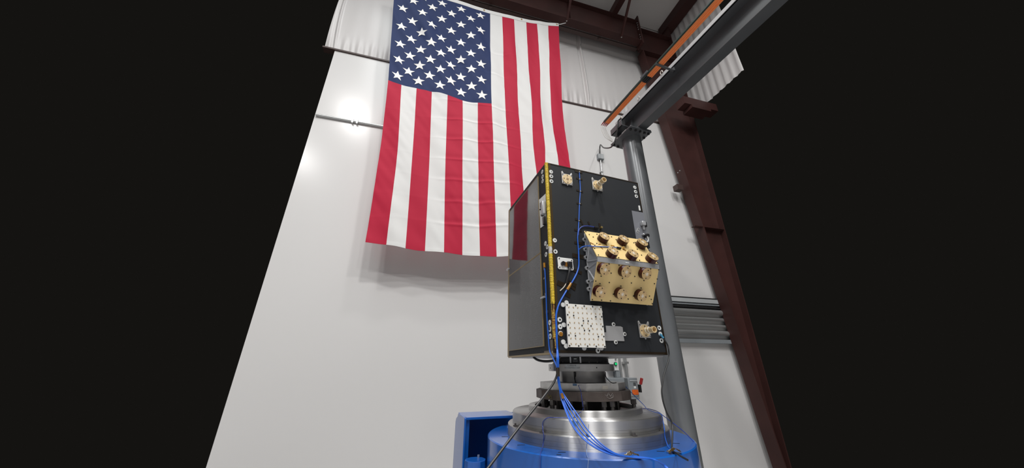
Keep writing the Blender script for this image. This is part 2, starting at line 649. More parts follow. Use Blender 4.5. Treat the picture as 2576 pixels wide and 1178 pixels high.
# bracket clip low on the column
xx, zz = wxz(1707, 474, .2)
m = MB()
m.obox(wl(xx - .08, .26, zz - .06), wx * .14, wn * .12, UP * .12)
m.build('clip', M['girt'], c, smooth=False)
# a dark girt and white panel seen beyond the column, under the gantry
m = MB()
xa, za = wxz(1712, 262, .6)
m.obox(wl(xa - .05, .75, za - .12), wx * .9, wn * .22, UP * .2)
m.obox(wl(xa + .1, .78, za - .22), wx * .5, wn * .26, UP * .08)
struct(tag(m.build('wall_girt', M['redsteel'], smooth=False), 'dark red wall girt bolted to the column below the gantry', 'beam'))

# ------------------------------------------------------------------ flag
OFF = .44
ROWS = [
    [(993.5, -42), (1028, -31), (1062, -20), (1096, -9), (1130, 2), (1164, 13), (1198, 24), (1233, 34.6), (1263.3, 42), (1293.3, 49), (1323.9, 56), (1350.7, 60.6), (1379.2, 64.4), (1405.4, 66.4)],
    [(985, 85), (1020.5, 94), (1056, 103), (1092, 112), (1127.5, 121), (1163, 130), (1199, 139), (1234.5, 148), (1267.5, 157), (1299, 163), (1330, 168), (1358.5, 172), (1381.5, 175), (1410, 178)],
    [(976.8, 203), (1010, 215), (1048, 221), (1086.5, 229), (1125.7, 241), (1164, 251), (1202, 258), (1236.3, 262), (1271.5, 268), (1304.8, 274), (1338, 279), (1361, 283), (1389, 286), (1418.5, 288)],
    [(965.5, 300), (1005, 309), (1042.5, 316), (1083, 324), (1123, 334), (1163.7, 343), (1203, 350), (1240, 355), (1277, 361), (1311, 366), (1342.5, 371), (1370.8, 374.5), (1400, 377), (1431.5, 379)],
    [(953.5, 395), (998, 403), (1036, 411), (1079.5, 419), (1120, 427), (1163.3, 434), (1204, 441), (1243, 447), (1281, 453), (1316, 458), (1353, 462), (1373, 466), (1411, 469), (1441, 471)],
    [(919, 609.7), (971.7, 616.5), (1020, 625.4), (1069, 631.3), (1116.8, 636), (1163, 642), (1207.7, 644), (1249.7, 645.8), (1291, 645.5), (1333, 645), (1373, 643), (1400, 641), (1440, 638), (1472, 635)],
]
FR = [[np.array(wxz(x, y, OFF)) for x, y in row] for row in ROWS]


def cr(a, b, c, d, t):
    return .5 * (2 * b + (c - a) * t + (2 * a - 5 * b + 4 * c - d) * t * t + (3 * b - a - 3 * c + d) * t ** 3)


def flag_xz(u, t):                              # u in 0..13 stripes, t in 0..5 rows
    def row(j):
        j = min(max(j, 0), 5)
        i = min(int(u), 12)
        s = u - i
        R_ = FR[j]
        return cr(R_[max(i - 1, 0)], R_[i], R_[i + 1], R_[min(i + 2, 13)], s)
    j = min(int(t), 4)
    return cr(row(j - 1), row(j), row(j + 1), row(j + 2), t - j)


def flag_off(u, t, x, z):
    d = 0.0
    d += .016 * math.sin(x * 7.5 + (z - 6) * 1.3 + 1.2 * math.sin(z * .9))
    d += .010 * math.sin((x * .9 + z * .35) * 13 + 1.7)
    # soft vertical folds falling from the header, strongest near the top
    k = max(0, 1 - t / 4.5)
    d += k * .007 * math.sin(u * 2.3 + .6 * math.sin(t * 1.4))
    d += k * .006 * math.sin(u * 5.1 + t * .7 + 1)
    # diagonal drape on the canton
    if u < 8 and t < 2.6:
        d += (.011 * math.sin((x + .45 * z) * 13 + .8 * math.sin(z * 1.7)) + .004 * math.sin((x + .6 * z) * 27 + 1)) * min(1, (2.6 - t)) * (1.25 - .09 * u)
    # packing creases
    d += .0085 * math.sin(x * 15 + 1.5 * math.sin(z * .8 + x) + z * .6) * (.35 + .65 * math.sin(x * 1.3 + z * .5) ** 2)
    d += .0032 * math.sin((x * .75 + z) * 17 + 2 * math.sin(x * 2.1)) * (.4 + .6 * math.sin(x * 1.7 + z * 1.1 + 1) ** 2)
    d += .0018 * math.sin((x * 1.1 + z * .8) * 34 + 3 * math.sin(z * 1.3)) * math.sin(x * 2.3 - z * .7) ** 2
    for cz, amp in ((3.42, .012), (3.80, .009), (4.18, .010), (4.56, .009), (4.95, .009), (5.35, .009), (5.75, .008), (6.6, .006), (7.2, .006)):
        q = z - cz + .03 * math.sin(u * .9 + cz) - .012 * u
        d += amp * .75 * (math.exp(-(q / .020) ** 2) - .7 * math.exp(-((q - .05) / .045) ** 2)) * (.12 + .88 / (1 + math.exp(-(u - 3.9) * 4)) / (1 + math.exp((u - 8.2) * 2.5)))
    # billow at the free right edge
    d += .03 * max(0, (u - 9.5) / 3.5) ** 2 * math.sin(t * 1.8 + .5)
    q = min(1, max(0, t) / .8)
    return d * (.12 + .88 * q * q * (3 - 2 * q))


def flag_pt(u, t, lift=0.0):
    x, z = flag_xz(u, t)
    return wl(x, OFF + flag_off(u, t, x, z) + lift, z)


fl_loc = wl(float(FR[5][6][0]), OFF, float(FR[5][6][1]))
flag = thing('american_flag', fl_loc, 'large American flag hung vertically from the roof rafter in front of the white wall', 'flag')


def cloth(u0, u1, t0, t1, nu, nt):
    b = MB()
    vs = [flag_pt(u0 + (u1 - u0) * i / nu, t0 + (t1 - t0) * j / nt) for j in range(nt + 1) for i in range(nu + 1)]
    fs = [(j * (nu + 1) + i, (j + 1) * (nu + 1) + i, (j + 1) * (nu + 1) + i + 1, j * (nu + 1) + i + 1) for j in range(nt) for i in range(nu)]
    return b.add(vs, fs)


canton = cloth(0, 7, 0, 2, 84, 120).build('canton', M['flagblue'], flag, angle=180)
lab(canton, 'navy blue field with white stars')
for k in range(13):
    t0 = 2 if k < 7 else 0
    s = cloth(k, k + 1, t0, 5, 10, int((5 - t0) * 110)).build('stripe', M['flagred'] if k % 2 == 0 else M['flagwhite'], flag, angle=180)
    lab(s, 'red stripe' if k % 2 == 0 else 'white stripe')
    # turned hem at the foot of the stripe
    b = MB()
    vs = []
    for j in range(3):
        for i in range(9):
            vs.append(flag_pt(k + .02 + .96 * i / 8, 4.935 + .065 * j / 2, .006))
    fs = [(j * 9 + i, (j + 1) * 9 + i, (j + 1) * 9 + i + 1, j * 9 + i + 1) for j in range(2) for i in range(8)]
    b.add(vs, fs)
    b.build('hem', M['flagred'] if k % 2 == 0 else M['flagwhite'], s, angle=180)
# stars: nine columns, eleven staggered rows
for kk in range(1, 10):
    for jj in range(1, 12):
        if (kk + jj) % 2:
            continue
        u, t = 7 * kk / 10, 2 * jj / 12
        b = MB()
        R1 = .108
        cx, cz = flag_xz(u, t)
        vs = []
        ring = []
        for q in range(10):
            w = math.pi / 2 + q * math.pi / 5
            rr = R1 if q % 2 == 0 else R1 * .40
            ring.append((rr * math.cos(w), rr * math.sin(w)))
        du = np.array(flag_xz(u + .2, t)) - np.array([cx, cz])
        dv = np.array([cx, cz]) - np.array(flag_xz(u, min(t + .1, 2)))
        sx = du / np.linalg.norm(du)
        sz = dv / np.linalg.norm(dv)
        su = .2 / np.linalg.norm(du)
        sv = .1 / np.linalg.norm(dv)
        vs.append(flag_pt(u, t, .0065))
        for rad in (.33, .66, 1.0):
            for a, bz in ring:
                vs.append(flag_pt(u + a * rad * su, t - bz * rad * sv, .0065))
        fs = [(0, 1 + q, 1 + (q + 1) % 10) for q in range(10)]
        for w in (0, 10):
            fs += [(1 + w + q, 11 + w + q, 11 + w + (q + 1) % 10, 1 + w + (q + 1) % 10) for q in range(10)]
        b.add(vs, fs)
        b.build('star', M['starwhite'], canton, smooth=False)
# white canvas heading along the top with grommets
b = MB()
vs, fs = [], []
N = 52
for j in range(3):
    for i in range(N + 1):
        p = flag_pt(13 * i / N, 0)
        vs.append(p + UP * (.10 * j / 2) - wn * (.003 + .004 * (j == 1)))
for j in range(2):
    for i in range(N):
        a = j * (N + 1) + i
        fs.append((a, a + 1, a + N + 2, a + N + 1))
b.add(vs, fs)
head = b.build('heading', M['flagwhite'], flag, angle=180)
for u in (6.55, 9.6, 12.75):
    b = MB()
    p = flag_pt(u, 0) + UP * .05 - wn * .008
    b.cyl(p + wn * .004, p - wn * .004, .018, n=16)
    b.build('grommet', M['brass'], head)
b = MB()
p = flag_pt(12.75, 0) + UP * .05 - wn * .012
q = hit(1423, 58, wl(0, .42, 0), wn)
q = np.array([q[0], q[1], min(q[2], RB - .012)])
b.tube([p, p + (q - p) * .3 - UP * .02, p + (q - p) * .65 - UP * .01, q], .009, n=8)
b.build('snap_cord', M['white'], flag)

# ------------------------------------------------------------------ gantry crane
g = thing('gantry_crane', gp(0, 0, 0), 'grey steel gantry with a round pipe column behind the satellite', 'crane')
m = MB()
m.cyl(gp(0, 0, .02), gp(0, 0, 4.66), .136, n=64, caps=False)
m.build('column', M['pipesteel'], g)
m = MB()
m.obox(gp(-.25, -.25, .0), gx * .5, gy * .5, UP * .02)
m.build('base_plate', M['greysteel'], g, smooth=False)
m = MB()
m.obox(gp(-.225, -.20, 4.66), gx * .375, gy * .46, UP * .022)
m.obox(gp(-.10, -.235, 4.684), gx * .25, gy * .49, UP * .022)
cp = m.build('cap_plate', M['greysteel'], g, smooth=False, bevel=.004)
for u, v in ((-.19, .215), (-.11, .225), (-.03, .225), (.05, .222), (.12, .225), (-.19, -.165), (-.11, -.175), (.12, .13)):
    m = MB()
    m.cyl(gp(u, v, 4.640), gp(u, v, 4.662), .017, n=6)
    lab(m.build('bolt', M['core'], cp, smooth=False), 'black bolt head')
Z0, Z1 = 4.708, 5.07
b0, b1 = -.30, 3.2
m = MB()
m.obox(gp(-.075, .16, Z0), gx * .15, gy * (b1 - .16), UP * .02)
m.build('bottom_flange', M['greysteel'], g, smooth=False)
m = MB()
m.obox(gp(-.13, b0 + .17, Z1 - .055), gx * .26, gy * (b1 - b0 - .17), UP * .02)
m.obox(gp(-.13, b0 + .17, Z1 - .055), gx * .014, gy * (b1 - b0 - .17), UP * .055)
m.obox(gp(.116, b0 + .17, Z1 - .055), gx * .014, gy * (b1 - b0 - .17), UP * .055)
tf = m.build('top_flange', M['greysteel'], g, smooth=False)
m = MB()
m.obox(gp(-.136, b0 + .17, Z1 - .052), gx * .006, gy * (b1 - b0 - .17), UP * .05)  # thin strip, paler grey than the flange behind it
lab(m.build('edge_strip', M['boxlight'], g, smooth=False), 'pale grey strip along the beam edge')
m = MB()
m.obox(gp(-.007, -.06, Z0 + .02), gx * .014, gy * (b1 + .06), UP * (Z1 - Z0 - .075))
m.build('web', M['greysteel'], g, smooth=False)
for sgn in (-1, 1):
    m = MB()
    m.prism([gp(sgn * .008, .10, 4.708), gp(sgn * .12, .10, 4.708), gp(sgn * .02, .10, 4.99), gp(sgn * .008, .10, 4.99)], gy * .014)
    m.build('gusset', M['greysteel'], g, smooth=False)
m = MB()
m.obox(gp(-.19, -.20, 4.86), gx * .12, gy * .26, UP * .012)
m.obox(gp(-.19, -.20, 4.86), gx * .012, gy * .26, UP * .10)
m.obox(gp(-.15, -.12, 4.708), gx * .10, gy * .012, UP * .16)
m.build('end_bracket', M['greysteel'], g, smooth=False)
for px, py in ((1665, 183), (1607, 247), (1563, 298)):
    c0 = hit(px, py, gp(-.14, 0, 0), gx)
    m = MB()
    ring = [c0 + gy * (.018 * math.cos(w)) + UP * (.028 * math.sin(w)) - gx * .006 for w in np.linspace(-.4, 4.4, 12)]
    m.tube(ring, .006, n=6, steps=1)
    lab(m.build('hook_ring', M['papertape'], g), 'small pale ring on the beam edge')

# conductor bars, one thing each, carried by brackets on the beam
BX = -.35
bars = []
for k, dx in enumerate((-.044, -.014, .013, .040)):
    bar_mat = M['green'] if k == 0 else M['orange']
    u = BX + dx
    zb = 4.97 + .0 * k
    s0 = -.12 + .0 * k
    name = 'conductor_bar'
    t = thing(name, gp(u, s0, zb), ('dark green conductor bar, leftmost of the four beside the gantry beam' if k == 0 else
              'orange conductor bar next to the dark green bar' if k == 1 else
              'middle orange conductor bar along the gantry beam' if k == 2 else
              'orange conductor bar nearest to the gantry beam'), 'conductor rail', 'conductor bars along the gantry beam')
    segs = ((s0 + .04, .735), (.825, 1.005), (1.02, 3.0)) if k else ((s0 + .04, 3.0),)
    for a, b_ in segs:
        m = MB()
        m.obox(gp(u - .0105, a, zb - .016), gx * .021, gy * (b_ - a), UP * .032)
        m.build('cover', bar_mat, t, smooth=True, bevel=.007, seg=3)
    if k:
        m = MB()
        m.obox(gp(u - .0115, .73, zb - .018), gx * .023, gy * .10, UP * .036)
        lab(m.build('joint_sleeve', M['black'], t, bevel=.006), 'black joint sleeve')
        m = MB()
        m.obox(gp(u - .007, .995, zb - .012), gx * .014, gy * .035, UP * .024)
        m.build('connector', M['black'], t)
    m = MB()
    m.cyl(gp(u, s0 + .045, zb), gp(u, s0 - .03, zb - .006), .012, .005, n=12)
    lab(m.build('end_cap', M['redcap'], t), 'dark red end cap')
    m = MB()
    e = gp(u, s0 - .03, zb - .012)
    m.tube([e, e - UP * .05 - gx * .01, e - UP * (.13 + .015 * k) + gx * (.005 + .012 * k), e - UP * .22 + gx * (.05 + .012 * k), gp(-.22, -.16, 4.70)], .0024, n=6)
    lab(m.build('lead_wire', M['papertape'], t), 'thin pale lead wire')
m = MB()
m.obox(gp(BX - .065, .998, 4.944), gx * .30, gy * .028, UP * .008)
m.obox(gp(BX + .225, .998, 4.944), gx * .010, gy * .028, UP * .09)
m.build('bar_hanger', M['greysteel'], g, smooth=False)
m = MB()
m.obox(gp(BX - .075, .76, 4.955), gx * .012, gy * .12, UP * .03)
m.build('bar_clip', M['greysteel'], g, smooth=False)

# black cable from the gantry to the junction box on the wall
jx, jz = wxz(1505, 400)
box = thing('junction_box', wl(jx, .06, jz - .08), 'small grey junction box on the wall behind the pipe column top', 'electrical box')
m = MB()
m.obox(wl(jx - .055, .095, jz - .065), wx * .13, wn * .065, UP * .13)
m.build('body', M['boxgrey'], box, bevel=.006)
m = MB()
m.obox(wl(jx - .045, .100, jz - .055), wx * .11, wn * .006, UP * .11)
m.build('cover', M['boxlight'], box, bevel=.002)
m = MB()
pts = [gp(-.17, .05, 5.0), gp(-.19, .0, 4.98), gp(-.20, -.03, 4.85), gp(-.21, -.08, 4.72), gp(-.25, -.16, 4.60)]
w1 = hit(1519, 372, (0, 4.4, 0), (0, 1.0, 0))
w2 = wl(jx - .02, .16, jz + .23)
pts += [w1, w2, wl(jx, .075, jz + .065)]
m.tube(pts, .011, n=8)
tag(m.build('power_cable', M['rubber']), 'black cable drooping from the gantry column top to the wall box', 'cable')
cxa = wxz(1507, 437)[0]
m = MB()
m.tube([wl(jx + .01, .06, jz - .066), wl(jx + .0, .06, 4.9), wl(jx - .01, .06, 3.2), wl(jx - .02, .06, 1.36)], .013, n=10)
cdt = tag(m.build('wall_conduit', M['galv']), 'thin vertical conduit dropping below the small junction box', 'conduit')
m = MB()
m.obox(wl(jx - .035, .08, 5.12), wx * .06, wn * .055, UP * .02)
m.build('strap', M['galv'], cdt)
# conduits at the left
cz = [wxz(905, 319)[1], wxz(905, 330)[1]]
m = MB()
cz0 = 5.30
m.tube([wl(XL + .22, .055, cz0), wl(-1.0, .055, cz0), wl(.7, .055, cz0)], .020, n=12)
cd1 = tag(m.build('wall_conduit', M['galv']), 'thin horizontal conduit on the wall left of the flag', 'conduit')
for xx in (wxz(886, 313)[0],):
    for dd in (0, .07):
        m = MB()
        m.obox(wl(xx + dd, .08, cz0 - .04), wx * .025, wn * .055, UP * .085)
        m.build('strap', M['galv'], cd1)

# right-hand pipe rack low on the wall
zr = lambda y: wxz(1705, y, .1)[1]
def hp(name, ya, yb, mt, label, cat, kind='round'):
    zt, zb = zr(ya), zr(yb)
    m = MB()
    if kind == 'round':
        r_ = (zt - zb) / 2
        m.tube([wl(2.45, .05 + r_, (zt + zb) / 2), wl(3.2, .05 + r_, (zt + zb) / 2), wl(4.2, .05 + r_, (zt + zb) / 2)], r_, n=16, steps=1)
    else:
        m.obox(wl(2.45, .12, zb), wx * 1.75, wn * .09, UP * (zt - zb))
    return tag(m.build(name, mt, smooth=(kind == 'round')), label, cat, 'pipes low on the wall at right')
hp('wall_pipe', 775, 789, M['galv'], 'thick shiny pipe, topmost round pipe on the wall right of the column', 'pipe')
hp('wall_pipe', 795, 805, M['galv'], 'shiny pipe on the right wall, second round pipe from the top', 'pipe')
hp('wall_pipe', 813, 822, M['galv'], 'shiny pipe on the right wall, third round pipe from the top', 'pipe')
hp('wall_pipe', 829, 843, M['galv'], 'thick shiny pipe, lowest round pipe on the wall right of the column', 'pipe')
hp('wall_channel', 749, 759, M['boxlight'], 'pale flat channel, uppermost bar of the rack on the right wall', 'rail', 'bar')
hp('wall_channel', 762, 765, M['boxgrey'], 'thin grey channel just below the uppermost pale bar at right', 'rail', 'bar')
hp('wall_channel', 769, 772, M['core'], 'thin dark channel just above the topmost round pipe at right', 'rail', 'bar')
hp('wall_channel', 746, 748.6, M['core'], 'thin black strip along the top of the rack at right', 'rail', 'bar')
hp('wall_channel', 852, 862, M['boxgrey'], 'grey flat channel at the bottom of the rack on the right wall', 'rail', 'bar')

# ------------------------------------------------------------------ disconnect and control boxes on the wall
def wbox(mb, pxa, pya, pxb, pyb, off, depth):
    xa, za = wxz(pxa, pya, off)
    xb, zb = wxz(pxb, pyb, off)
    mb.obox(wl(xa, off, zb), wx * (xb - xa), wn * depth, UP * (za - zb))
    return xa, za, xb, zb


t = thing('safety_switch', wl(wxz(1596, 1005)[0], .15, wxz(1596, 1005)[1]), 'grey safety switch box with a red lever and orange label', 'switch box')
m = MB()
xa, za, xb, zb = wbox(m, 1579, 951, 1610, 1005, .20, .165)
m.build('body', M['boxgrey'], t, bevel=.008)
m = MB()
wbox(m, 1583, 957, 1606, 998, .208, .01)
dr = m.build('door', M['boxgrey'], t, bevel=.004)
m = MB()
wbox(m, 1584.5, 957.5, 1603, 959.5, .215, .008)
lab(m.build('door_lip', M['boxlight'], dr), 'pale lip')
m = MB()
wbox(m, 1593, 963, 1600, 971, .212, .006)
m.build('nameplate', M['greysteel'], dr)
m = MB()
wbox(m, 1594.5, 972, 1600.5, 977.5, .212, .006)
lab(m.build('position_label', M['white'], dr), 'white position label')
m = MB()
wbox(m, 1590, 981, 1607, 993.5, .213, .006)
lab(m.build('warning_label', M['orangelabel'], dr), 'orange warning label')
m = MB()
xa, za = wxz(1608.5, 968, .20)
xb, zb = wxz(1612, 988, .20)
m.obox(wl(xa, .20, zb), wx * .03, wn * .05, UP * (za - zb))
lv = m.build('lever_arm', M['core'], t, bevel=.004)
m = MB()
a = wp(1611.5, 967, .21)
b_ = wp(1614.5, 952, .24)
m.tube([a, a + (b_ - a) * .5, b_], .022, n=10)
lab(m.build('handle', M['redhandle'], lv), 'red handle')
t = thing('control_box', wl(wxz(1556, 1005)[0], .15, wxz(1556, 1005)[1]), 'plain grey electrical box left of the red lever switch', 'electrical box')
m = MB()
wbox(m, 1528, 951, 1577, 1005, .20, .165)
m.build('body', M['boxgrey'], t, bevel=.008)
m = MB()
wbox(m, 1531, 954, 1574, 1002, .207, .01)
m.build('cover', M['boxgrey'], t, bevel=.003)
t = thing('pilot_light_box', wl(wxz(1547, 932)[0], .1, wxz(1547, 932)[1]), 'pale control box with a glowing green pilot light on the wall', 'control box')
m = MB()
wbox(m, 1530, 898, 1557.5, 932.5, .13, .10)
bd = m.build('body', M['white'], t, bevel=.004)
m = MB()
p = wp(1547.5, 916, .13)
m.cyl(p + wn * .002, p - wn * .02, .026, n=16)
lab(m.build('bezel', M['core'], t), 'black bezel')
m = MB()
m.cyl(p - wn * .018, p - wn * .034, .019, .014, n=16)
lab(m.build('lens', M['led'], t), 'glowing green lens')
m = MB()
p = wp(1547.5, 903, .13)
m.cyl(p + wn * .002, p - wn * .02, .014, n=12)
m.build('button', M['galv'], t)
m = MB()
wbox(m, 1550, 933, 1562, 950, .12, .09)
tag(m.build('wire_gutter', M['boxgrey'], bevel=.003), 'short grey wireway under the green pilot light box', 'electrical box')
for px, lbl in ((1560.5, 'grey conduit entering the box below the green pilot light'), (1575.5, 'tall grey conduit entering the red lever switch box from above')):
    m = MB()
    xx = wxz(px, 930, .08)[0]
    zbot = wxz(px, 950.5, .08)[1]
    m.tube([wl(xx, .09, zbot), wl(xx, .09, zbot + 1.0), wl(xx, .09, zbot + 2.4)], .016, n=10, steps=2)
    k = tag(m.build('wall_conduit', M['galv']), lbl, 'conduit')
    if px > 1570:
        m = MB()
        zz = wxz(1571, 913, .08)[1]
        m.obox(wl(xx - .04, .11, zz - .015), wx * .08, wn * .08, UP * .03)
        m.build('strap', M['galv'], k)

# ------------------------------------------------------------------ satellite
SAT = thing('satellite', D + ex * W / 2 + ey * DP / 2, 'black box-shaped satellite with gold antennas standing on the aluminium fixture', 'satellite')
m = MB()
m.obox(fpt(.02, .008, -.012), ex * (W - .03), ey * (DP - .03), UP * (H - .016))
m.build('structure', M['panel'], SAT, smooth=False)
m = MB()
m.obox(fpt(.014, .0, 0), ex * (W - .014), ey * .014, UP * H)
front = m.build('front_panel', M['panel'], SAT, bevel=.002)
m = MB()
m.obox(lpt(.014, .0, 0), ex * .014, ey * (DP - .014), UP * H)
left = m.build('side_panel', M['panel'], SAT, bevel=.002)
m = MB()
m.obox(fpt(.016, H - .004, -.014), ex * (W - .02), ey * (DP - .02), UP * .012)
m.build('top_panel', M['panel'], SAT, bevel=.002)
m = MB()
m.obox(fpt(.02, -.008, -.02), ex * (W - .03), ey * (DP - .03), UP * .012)
m.build('bottom_deck', M['greyplate'], SAT, bevel=.002)
m = MB()
m.obox(fpt(W - .002, .0, -.012), ex * .012, ey * (DP - .02), UP * H)
m.build('side_panel', M['panel'], SAT, bevel=.002)
# tan film along edges
def strip(face, a0, a1, v0, v1, h0, name, mt, parent, label=None):
    mb = MB()
    if face == 'f':
        mb.obox(fpt(a0, v0, h0), ex * (a1 - a0), ey * -.0012, UP * (v1 - v0))
    else:
        mb.obox(lpt(a0, v0, h0), ex * -.0012, ey * (a1 - a0), UP * (v1 - v0))
    o_ = mb.build(name, mt, parent, smooth=False)
    if label:
        lab(o_, label)
    return o_
strip('f', .015, .027, .03, .992, 0, 'edge_film', M['amber'], front, 'dark amber film')
strip('f', .015, W - .002, .992, .999, 0, 'edge_film', M['amberdark'], front, 'dark amber film')
strip('f', W - .010, W - .002, .0, .992, 0, 'edge_film', M['amberdark'], front, 'dark amber film')
strip('f', .027, W - .010, .001, .012, 0, 'edge_film', M['amberdark'], front, 'dark amber film')
strip('l', .602, .627, .0, .995, 0, 'edge_film', M['tan'], left, 'tan film edge')
strip('l', .015, .105, .0, .012, 0, 'edge_film', M['amber'], left, 'amber film')
strip('l', .0, .61, -.006, .004, .001, 'edge_film', M['tan'], left, 'tan film edge')

# yellow lacing strip along the front-left edge
def braid(v0, v1, name, mt, r0):
    mb = MB()
    n = int((v1 - v0) / .0019)
    vs, fs = [], []
    K = 10
    for i in range(n + 1):
        v = v0 + (v1 - v0) * i / n
        rr = r0 * (1 + .045 * math.sin(v * 2 * math.pi / .0075) + random.uniform(-.05, .05))
        dx, dy = random.uniform(-.0006, .0006), random.uniform(-.0006, .0006)
        for k in range(K):
            w = 2 * math.pi * k / K
            tw = .12 * math.sin(v * 60)
            vs.append(D + ex * (.0055 + dx + rr * math.cos(w + tw)) + ey * (.0055 + dy + rr * math.sin(w + tw)) + UP * (v + .002 * math.sin(w)))
    for i in range(n):
        for k in range(K):
            k2 = (k + 1) % K
            fs.append((i * K + k, i * K + k2, (i + 1) * K + k2, (i + 1) * K + k))
    fs.append(tuple(range(n * K, n * K + K)))
    fs.append(tuple(reversed(range(K))))
    mb.add(vs, fs)
    return lab(mb.build(name, mt, SAT, angle=80), 'yellow' if mt is M['yellow'] else 'stained')
braid(.50, 1.000, 'edge_lacing', M['yellow'], .0100)
lab(braid(.462, .50, 'edge_wrap', M['papertape'], .0098), 'pale wrap')
braid(.215, .462, 'edge_lacing', M['yellow'], .0102)
braid(.02, .215, 'edge_lacing', M['yellowdirty'], .0090)

def disc(face, px, py, r, name, mt, parent, h0=.0005, th=.0015, n=24):
    p = fp(px, py) if face == 'f' else lp(px, py)
    nrm = -ey if face == 'f' else -ex
    mb = MB()
    mb.cyl(p + nrm * h0, p + nrm * (h0 + th), r, n=n)
    return mb.build(name, mt, parent), p, nrm

WASH = [('f', 1386.0, 432.6), ('f', 1386.4, 444), ('f', 1386.9, 456.4), ('f', 1596.5, 471.8), ('f', 1598.5, 482.8), ('f', 1600.4, 494.2),
        ('f', 1395.3, 605), ('f', 1397, 633.3), ('f', 1407.6, 804.7), ('f', 1408.9, 822.2), ('f', 1409.9, 839.7),
        ('f', 1658, 825.5), ('f', 1660.8, 840.8), ('f', 1663.7, 857.2), ('f', 1503.5, 882.5),
        ('l', 1364.5, 432.6), ('l', 1365.4, 444.8), ('l', 1365.4, 456), ('l', 1372.6, 613), ('l', 1377.3, 621.4), ('l', 1374.1, 640.6),
        ('l', 1383.4, 812), ('l', 1384, 828.5), ('l', 1384.6, 846.5), ('l', 1390, 879)]
for i, (fc, px, py) in enumerate(WASH):
    o_, p, nrm = disc(fc, px, py, .0115 if fc == 'f' else .0125, 'insert_washer', M['washer'], front if fc == 'f' else left)
    mb = MB()
    c_ = p + nrm * .002 + (ex * random.uniform(-.002, .003) if fc == 'f' else 0)
    mb.cyl(c_, c_ + nrm * .0007, .0046 if i % 3 else .0030, n=10)
    # washers are sub-parts of the panel, their screw heads too
    mb.build('screw', M['screw'], front if fc == 'f' else left)
# stained washer at lower left
disc('f', 1410.5, 841, .010, 'tape_patch', M['ambergold'], front, .0030, .0006)

# tape strips holding the cables
def tape(px, py, w, hh, rot=0, mt=None, face='f', h0=.0014):
    mb = MB()
    p = fp(px, py) if face == 'f' else lp(px, py)
    A, N_ = (ex, -ey) if face == 'f' else (ey, -ex)
    ca, sa = math.cos(rot), math.sin(rot)
    a, b = A * ca + UP * sa, -A * sa + UP * ca
    mb.obox(p - a * w / 2 - b * hh / 2 + N_ * h0, a * w, b * hh, N_ * .0008)
    return mb.build('tape_strip', mt or M['amberdark'], front if face == 'f' else left, smooth=False)
for px, py, w, hh, rot in ((1455, 432, .05, .018, 0), (1457, 450.5, .04, .010, -.05), (1458, 481, .042, .011, -.1), (1457, 513, .032, .010, 0), (1455, 554, .042, .012, -.15),
                           (1454, 580, .045, .012, 0), (1455, 612, .048, .013, 0), (1454, 645, .066, .022, -.06), (1448, 682, .07, .016, -.25), (1436, 713, .06, .018, -.35),
                           (1413, 716, .05, .024, -.3), (1426, 741, .04, .020, -.4), (1441, 725, .03, .014, -.5), (1423, 675, .05, .016, -.2), (1481, 562, .010, .02, .3), (1464, 562, .01, .016, .2), (1508, 567, .012, .022, .1), (1393, 770, .02, .04, 0), (1398, 870, .03, .06, 0), (1396, 806, .014, .10, 0)):
    tape(px, py, w, hh, rot)
for px, py, w, hh in ((1371, 700, .03, .010), (1374, 740, .026, .012), (1377, 785, .026, .012), (1381, 826, .03, .02), (1388, 870, .03, .05), (1370, 672, .02, .03)):
    tape(px, py, w, hh, 0, M['amber'], 'l')

